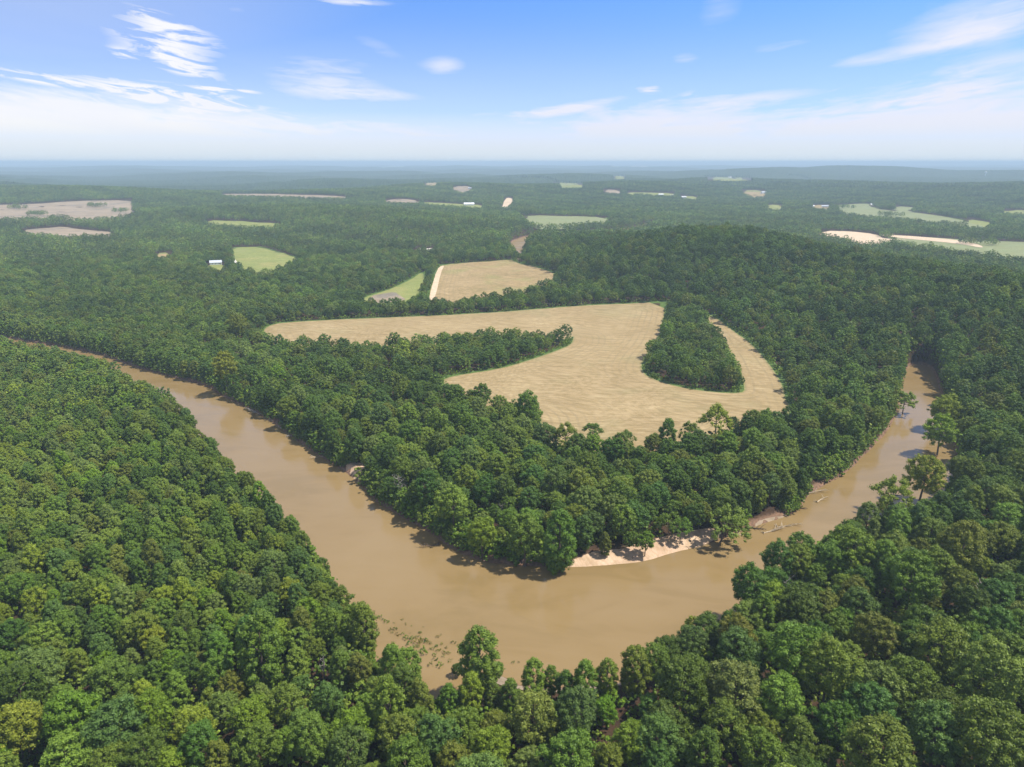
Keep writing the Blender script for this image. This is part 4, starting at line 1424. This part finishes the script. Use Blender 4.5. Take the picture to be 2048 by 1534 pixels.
# ------------------------------------------------------------------ driftwood in the river
def snag(px, py, L, rot, seed, label, m='drift', nb=5, r0=.32, name='fallen_log', z=.15, rise=.4):
    r = random.Random(seed)
    p = ray(px, py, .2)
    root = empty(name, (p[0], p[1], z))
    root.rotation_euler = (0, 0, math.radians(rot))
    tag(root, label, 'log', 'dead trees fallen in the river')
    V, Fs = [], []
    P = [Vector((L * t, .6 * math.sin(t * 3 + seed), -.15 + rise * t)) for t in (0, .25, .5, .75, 1)]
    tube_rings(V, Fs, P, [r0, r0 * .9, r0 * .7, r0 * .45, .05], 7)
    link('trunk', mesh_np('trunk', np.concatenate(V), np.array(Fs), M[m]), root)
    V, Fs = [], []
    for i in range(nb):
        t = .3 + .6 * i / nb
        s = P[0].lerp(P[-1], t) + Vector((0, .2, 0))
        e = s + Vector((L * .28 * r.uniform(.5, 1.1), L * .26 * r.choice([-1, 1]) * r.uniform(.4, 1), r.uniform(.1, 1.6)))
        tube_rings(V, Fs, [s, s.lerp(e, .5) + Vector((0, 0, .25)), e], [.14, .10, .03], 5)
    for j in range(6):                          # root plate
        a = j * 1.05
        e = Vector((-1.0, math.cos(a) * 1.2, .2 + math.sin(a) * 1.1))
        tube_rings(V, Fs, [(0, 0, -.1), e * .6, e], [.16, .10, .03], 5)
    link('branches', mesh_np('branches', np.concatenate(V), np.array(Fs), M[m]), root)
    return root


snag(1507, 1027, 15, -2, 1, 'long pale log lying straight out from the inner bank above the forked heap')
snag(1486, 1056, 10, -4, 2, 'dark branchy log lying off the inner bank, left of the pale heap', 'root', 7, .25)
snag(1528, 1065, 12, 22, 3, 'pale forked driftwood, nearest to the right shore', nb=9, r0=.25, rise=1.2)
snag(1555, 1052, 12, 6, 4, 'thin pale curved branch behind the forked driftwood', nb=4, r0=.16, rise=.8)
snag(1462, 1068, 9, -8, 5, 'short pale log with a dark root plate beside the leaning tree', 'drift', 3, .3)
snag(1634, 1003, 9, 32, 6, 'short straight pale log afloat in midstream upstream of the others', nb=2, r0=.28)
snag(1606, 990, 14, 22, 7, 'pale branches along the narrow sand strip', nb=7, r0=.2, rise=1.0)
snag(1584, 1015, 7, -8, 8, 'dark stump at the water under the overhanging trees', 'root', 3, .35)
snag(520, 828, 12, 150, 9, 'grey fallen tree with bare branches off the far bank of the left arm', 'dead', 10, .22, rise=2.4)
snag(600, 868, 9, 215, 10, 'thin grey branch lying off the bank below the reddish shore', 'dead', 6, .16)
snag(655, 912, 10, 205, 11, 'pale fallen limb at the water between the reddish bank and the sand bank', 'drift', 6, .18, rise=.9)
snag(875, 1088, 8, 200, 12, 'fallen leafless branch in the water left of the point', 'root', 8, .14, rise=.8)
snag(1375, 1094, 9, 55, 13, 'pale branch lying on the tip of the sand bar', 'drift', 5, .15, rise=1.2)
snag(1262, 1118, 4, 190, 14, 'small dark stump on the edge of the sand bar', 'root', 3, .22)

# plants and bits of brush standing in the shallow water
brush_me = [crown_mesh('brush', 'round', 700 + i, 12, 70, .07, .85, 1.0, .05) for i in range(3)]
spots = [(747, 1225, .9), (760, 1235, 1.1), (774, 1244, 1.2), (781, 1260, 1.0), (790, 1259, 1.0), (796, 1270, 1.0), (806, 1268, .9), (812, 1277, 1.3), (820, 1284, 1.2), (826, 1276, .9),
         (836, 1286, 1.7), (846, 1280, 1.0), (852, 1284, 1.2), (861, 1287, .9), (847, 1304, 1.9), (864, 1299, 1.0), (873, 1293, .8), (877, 1301, .9), (888, 1306, 1.0), (897, 1307, .9),
         (872, 1319, 1.3), (861, 1329, 1.1), (879, 1332, 1.5), (899, 1323, .9), (908, 1286, .9), (875, 1274, .8), (804, 1240, .7), (812, 1249, .6), (830, 1293, .9), (840, 1266, .8),
         (886, 1314, .8), (893, 1296, .7), (1026, 1325, .8), (1037, 1325, .6), (705, 1193, 1.2), (768, 1240, .8), (815, 1290, .9), (868, 1310, .8), (1138, 1138, 1.0), (917, 1291, .6)]
_r = random.Random(5)
for _ in range(34):                             # smaller scraps between the bigger clumps
    _t = _r.gauss(.45, .22)
    spots.append((775 + 125 * _t + _r.gauss(0, 13), 1248 + 62 * _t + _r.gauss(0, 9), _r.uniform(.3, .8)))
for i, (px, py, s) in enumerate(spots):
    p = ray(px, py, 0)
    o = link('water_brush', brush_me[i % 3], None, (p[0], p[1], -.12))
    o.scale = (s * (.9 + .7 * ((i * 37) % 10) / 10), s * 1.0, s * .75)
    o.rotation_euler = (0, 0, i * 1.7)
    o['tint'] = jitter(TINT[['dark green', 'brownish olive', 'olive green', 'brownish olive'][i % 4]], .2)
    lb = 'low leafy brush clump standing in the shallows left of the lone tree'
    gr = 'brush clumps in the shallows'
    if px > 1000 and px < 1100: lb, gr = 'tiny brush clump in the water right of the lone tree', 'brush clumps right of the lone tree'
    if px > 1100: lb, gr = 'single brush clump in the water off the left tip of the sand bar', None
    if px == 705: lb, gr = 'brush clump in the water at the edge of the left wood', None
    if s > 1.6 and px == 836: lb, gr = 'biggest upper brush clump in the shallows, bright green', 'brush clumps in the shallows'
    if s > 1.6 and px == 847: lb, gr = 'biggest lower brush clump in the shallows, near the left shore trees', 'brush clumps in the shallows'
    tag(o, lb, 'brush', gr)

# ------------------------------------------------------------------ haze: closed box of even thin air round the whole country
V, Fq = box_faces(-44000, 44000, -3000, 43500, -5, 175)
m = bpy.data.materials.new('haze')
m.use_nodes = True
T = NT(m.node_tree)
T.n.clear()
o_ = T.new('ShaderNodeOutputMaterial')
pv = T.new('ShaderNodeVolumePrincipled')
pv.inputs['Color'].default_value = (.59, .77, .90, 1)
pv.inputs['Density'].default_value = .00013
pv.inputs['Anisotropy'].default_value = 0.0
T.l.new(pv.outputs[0], o_.inputs['Volume'])
m.cycles.homogeneous_volume = True
hz = link('haze', mesh_np('haze', V, np.array(Fq), m, smooth=False))
tag(hz, 'pale blue haze lying over the far country', 'haze', None, 'stuff')
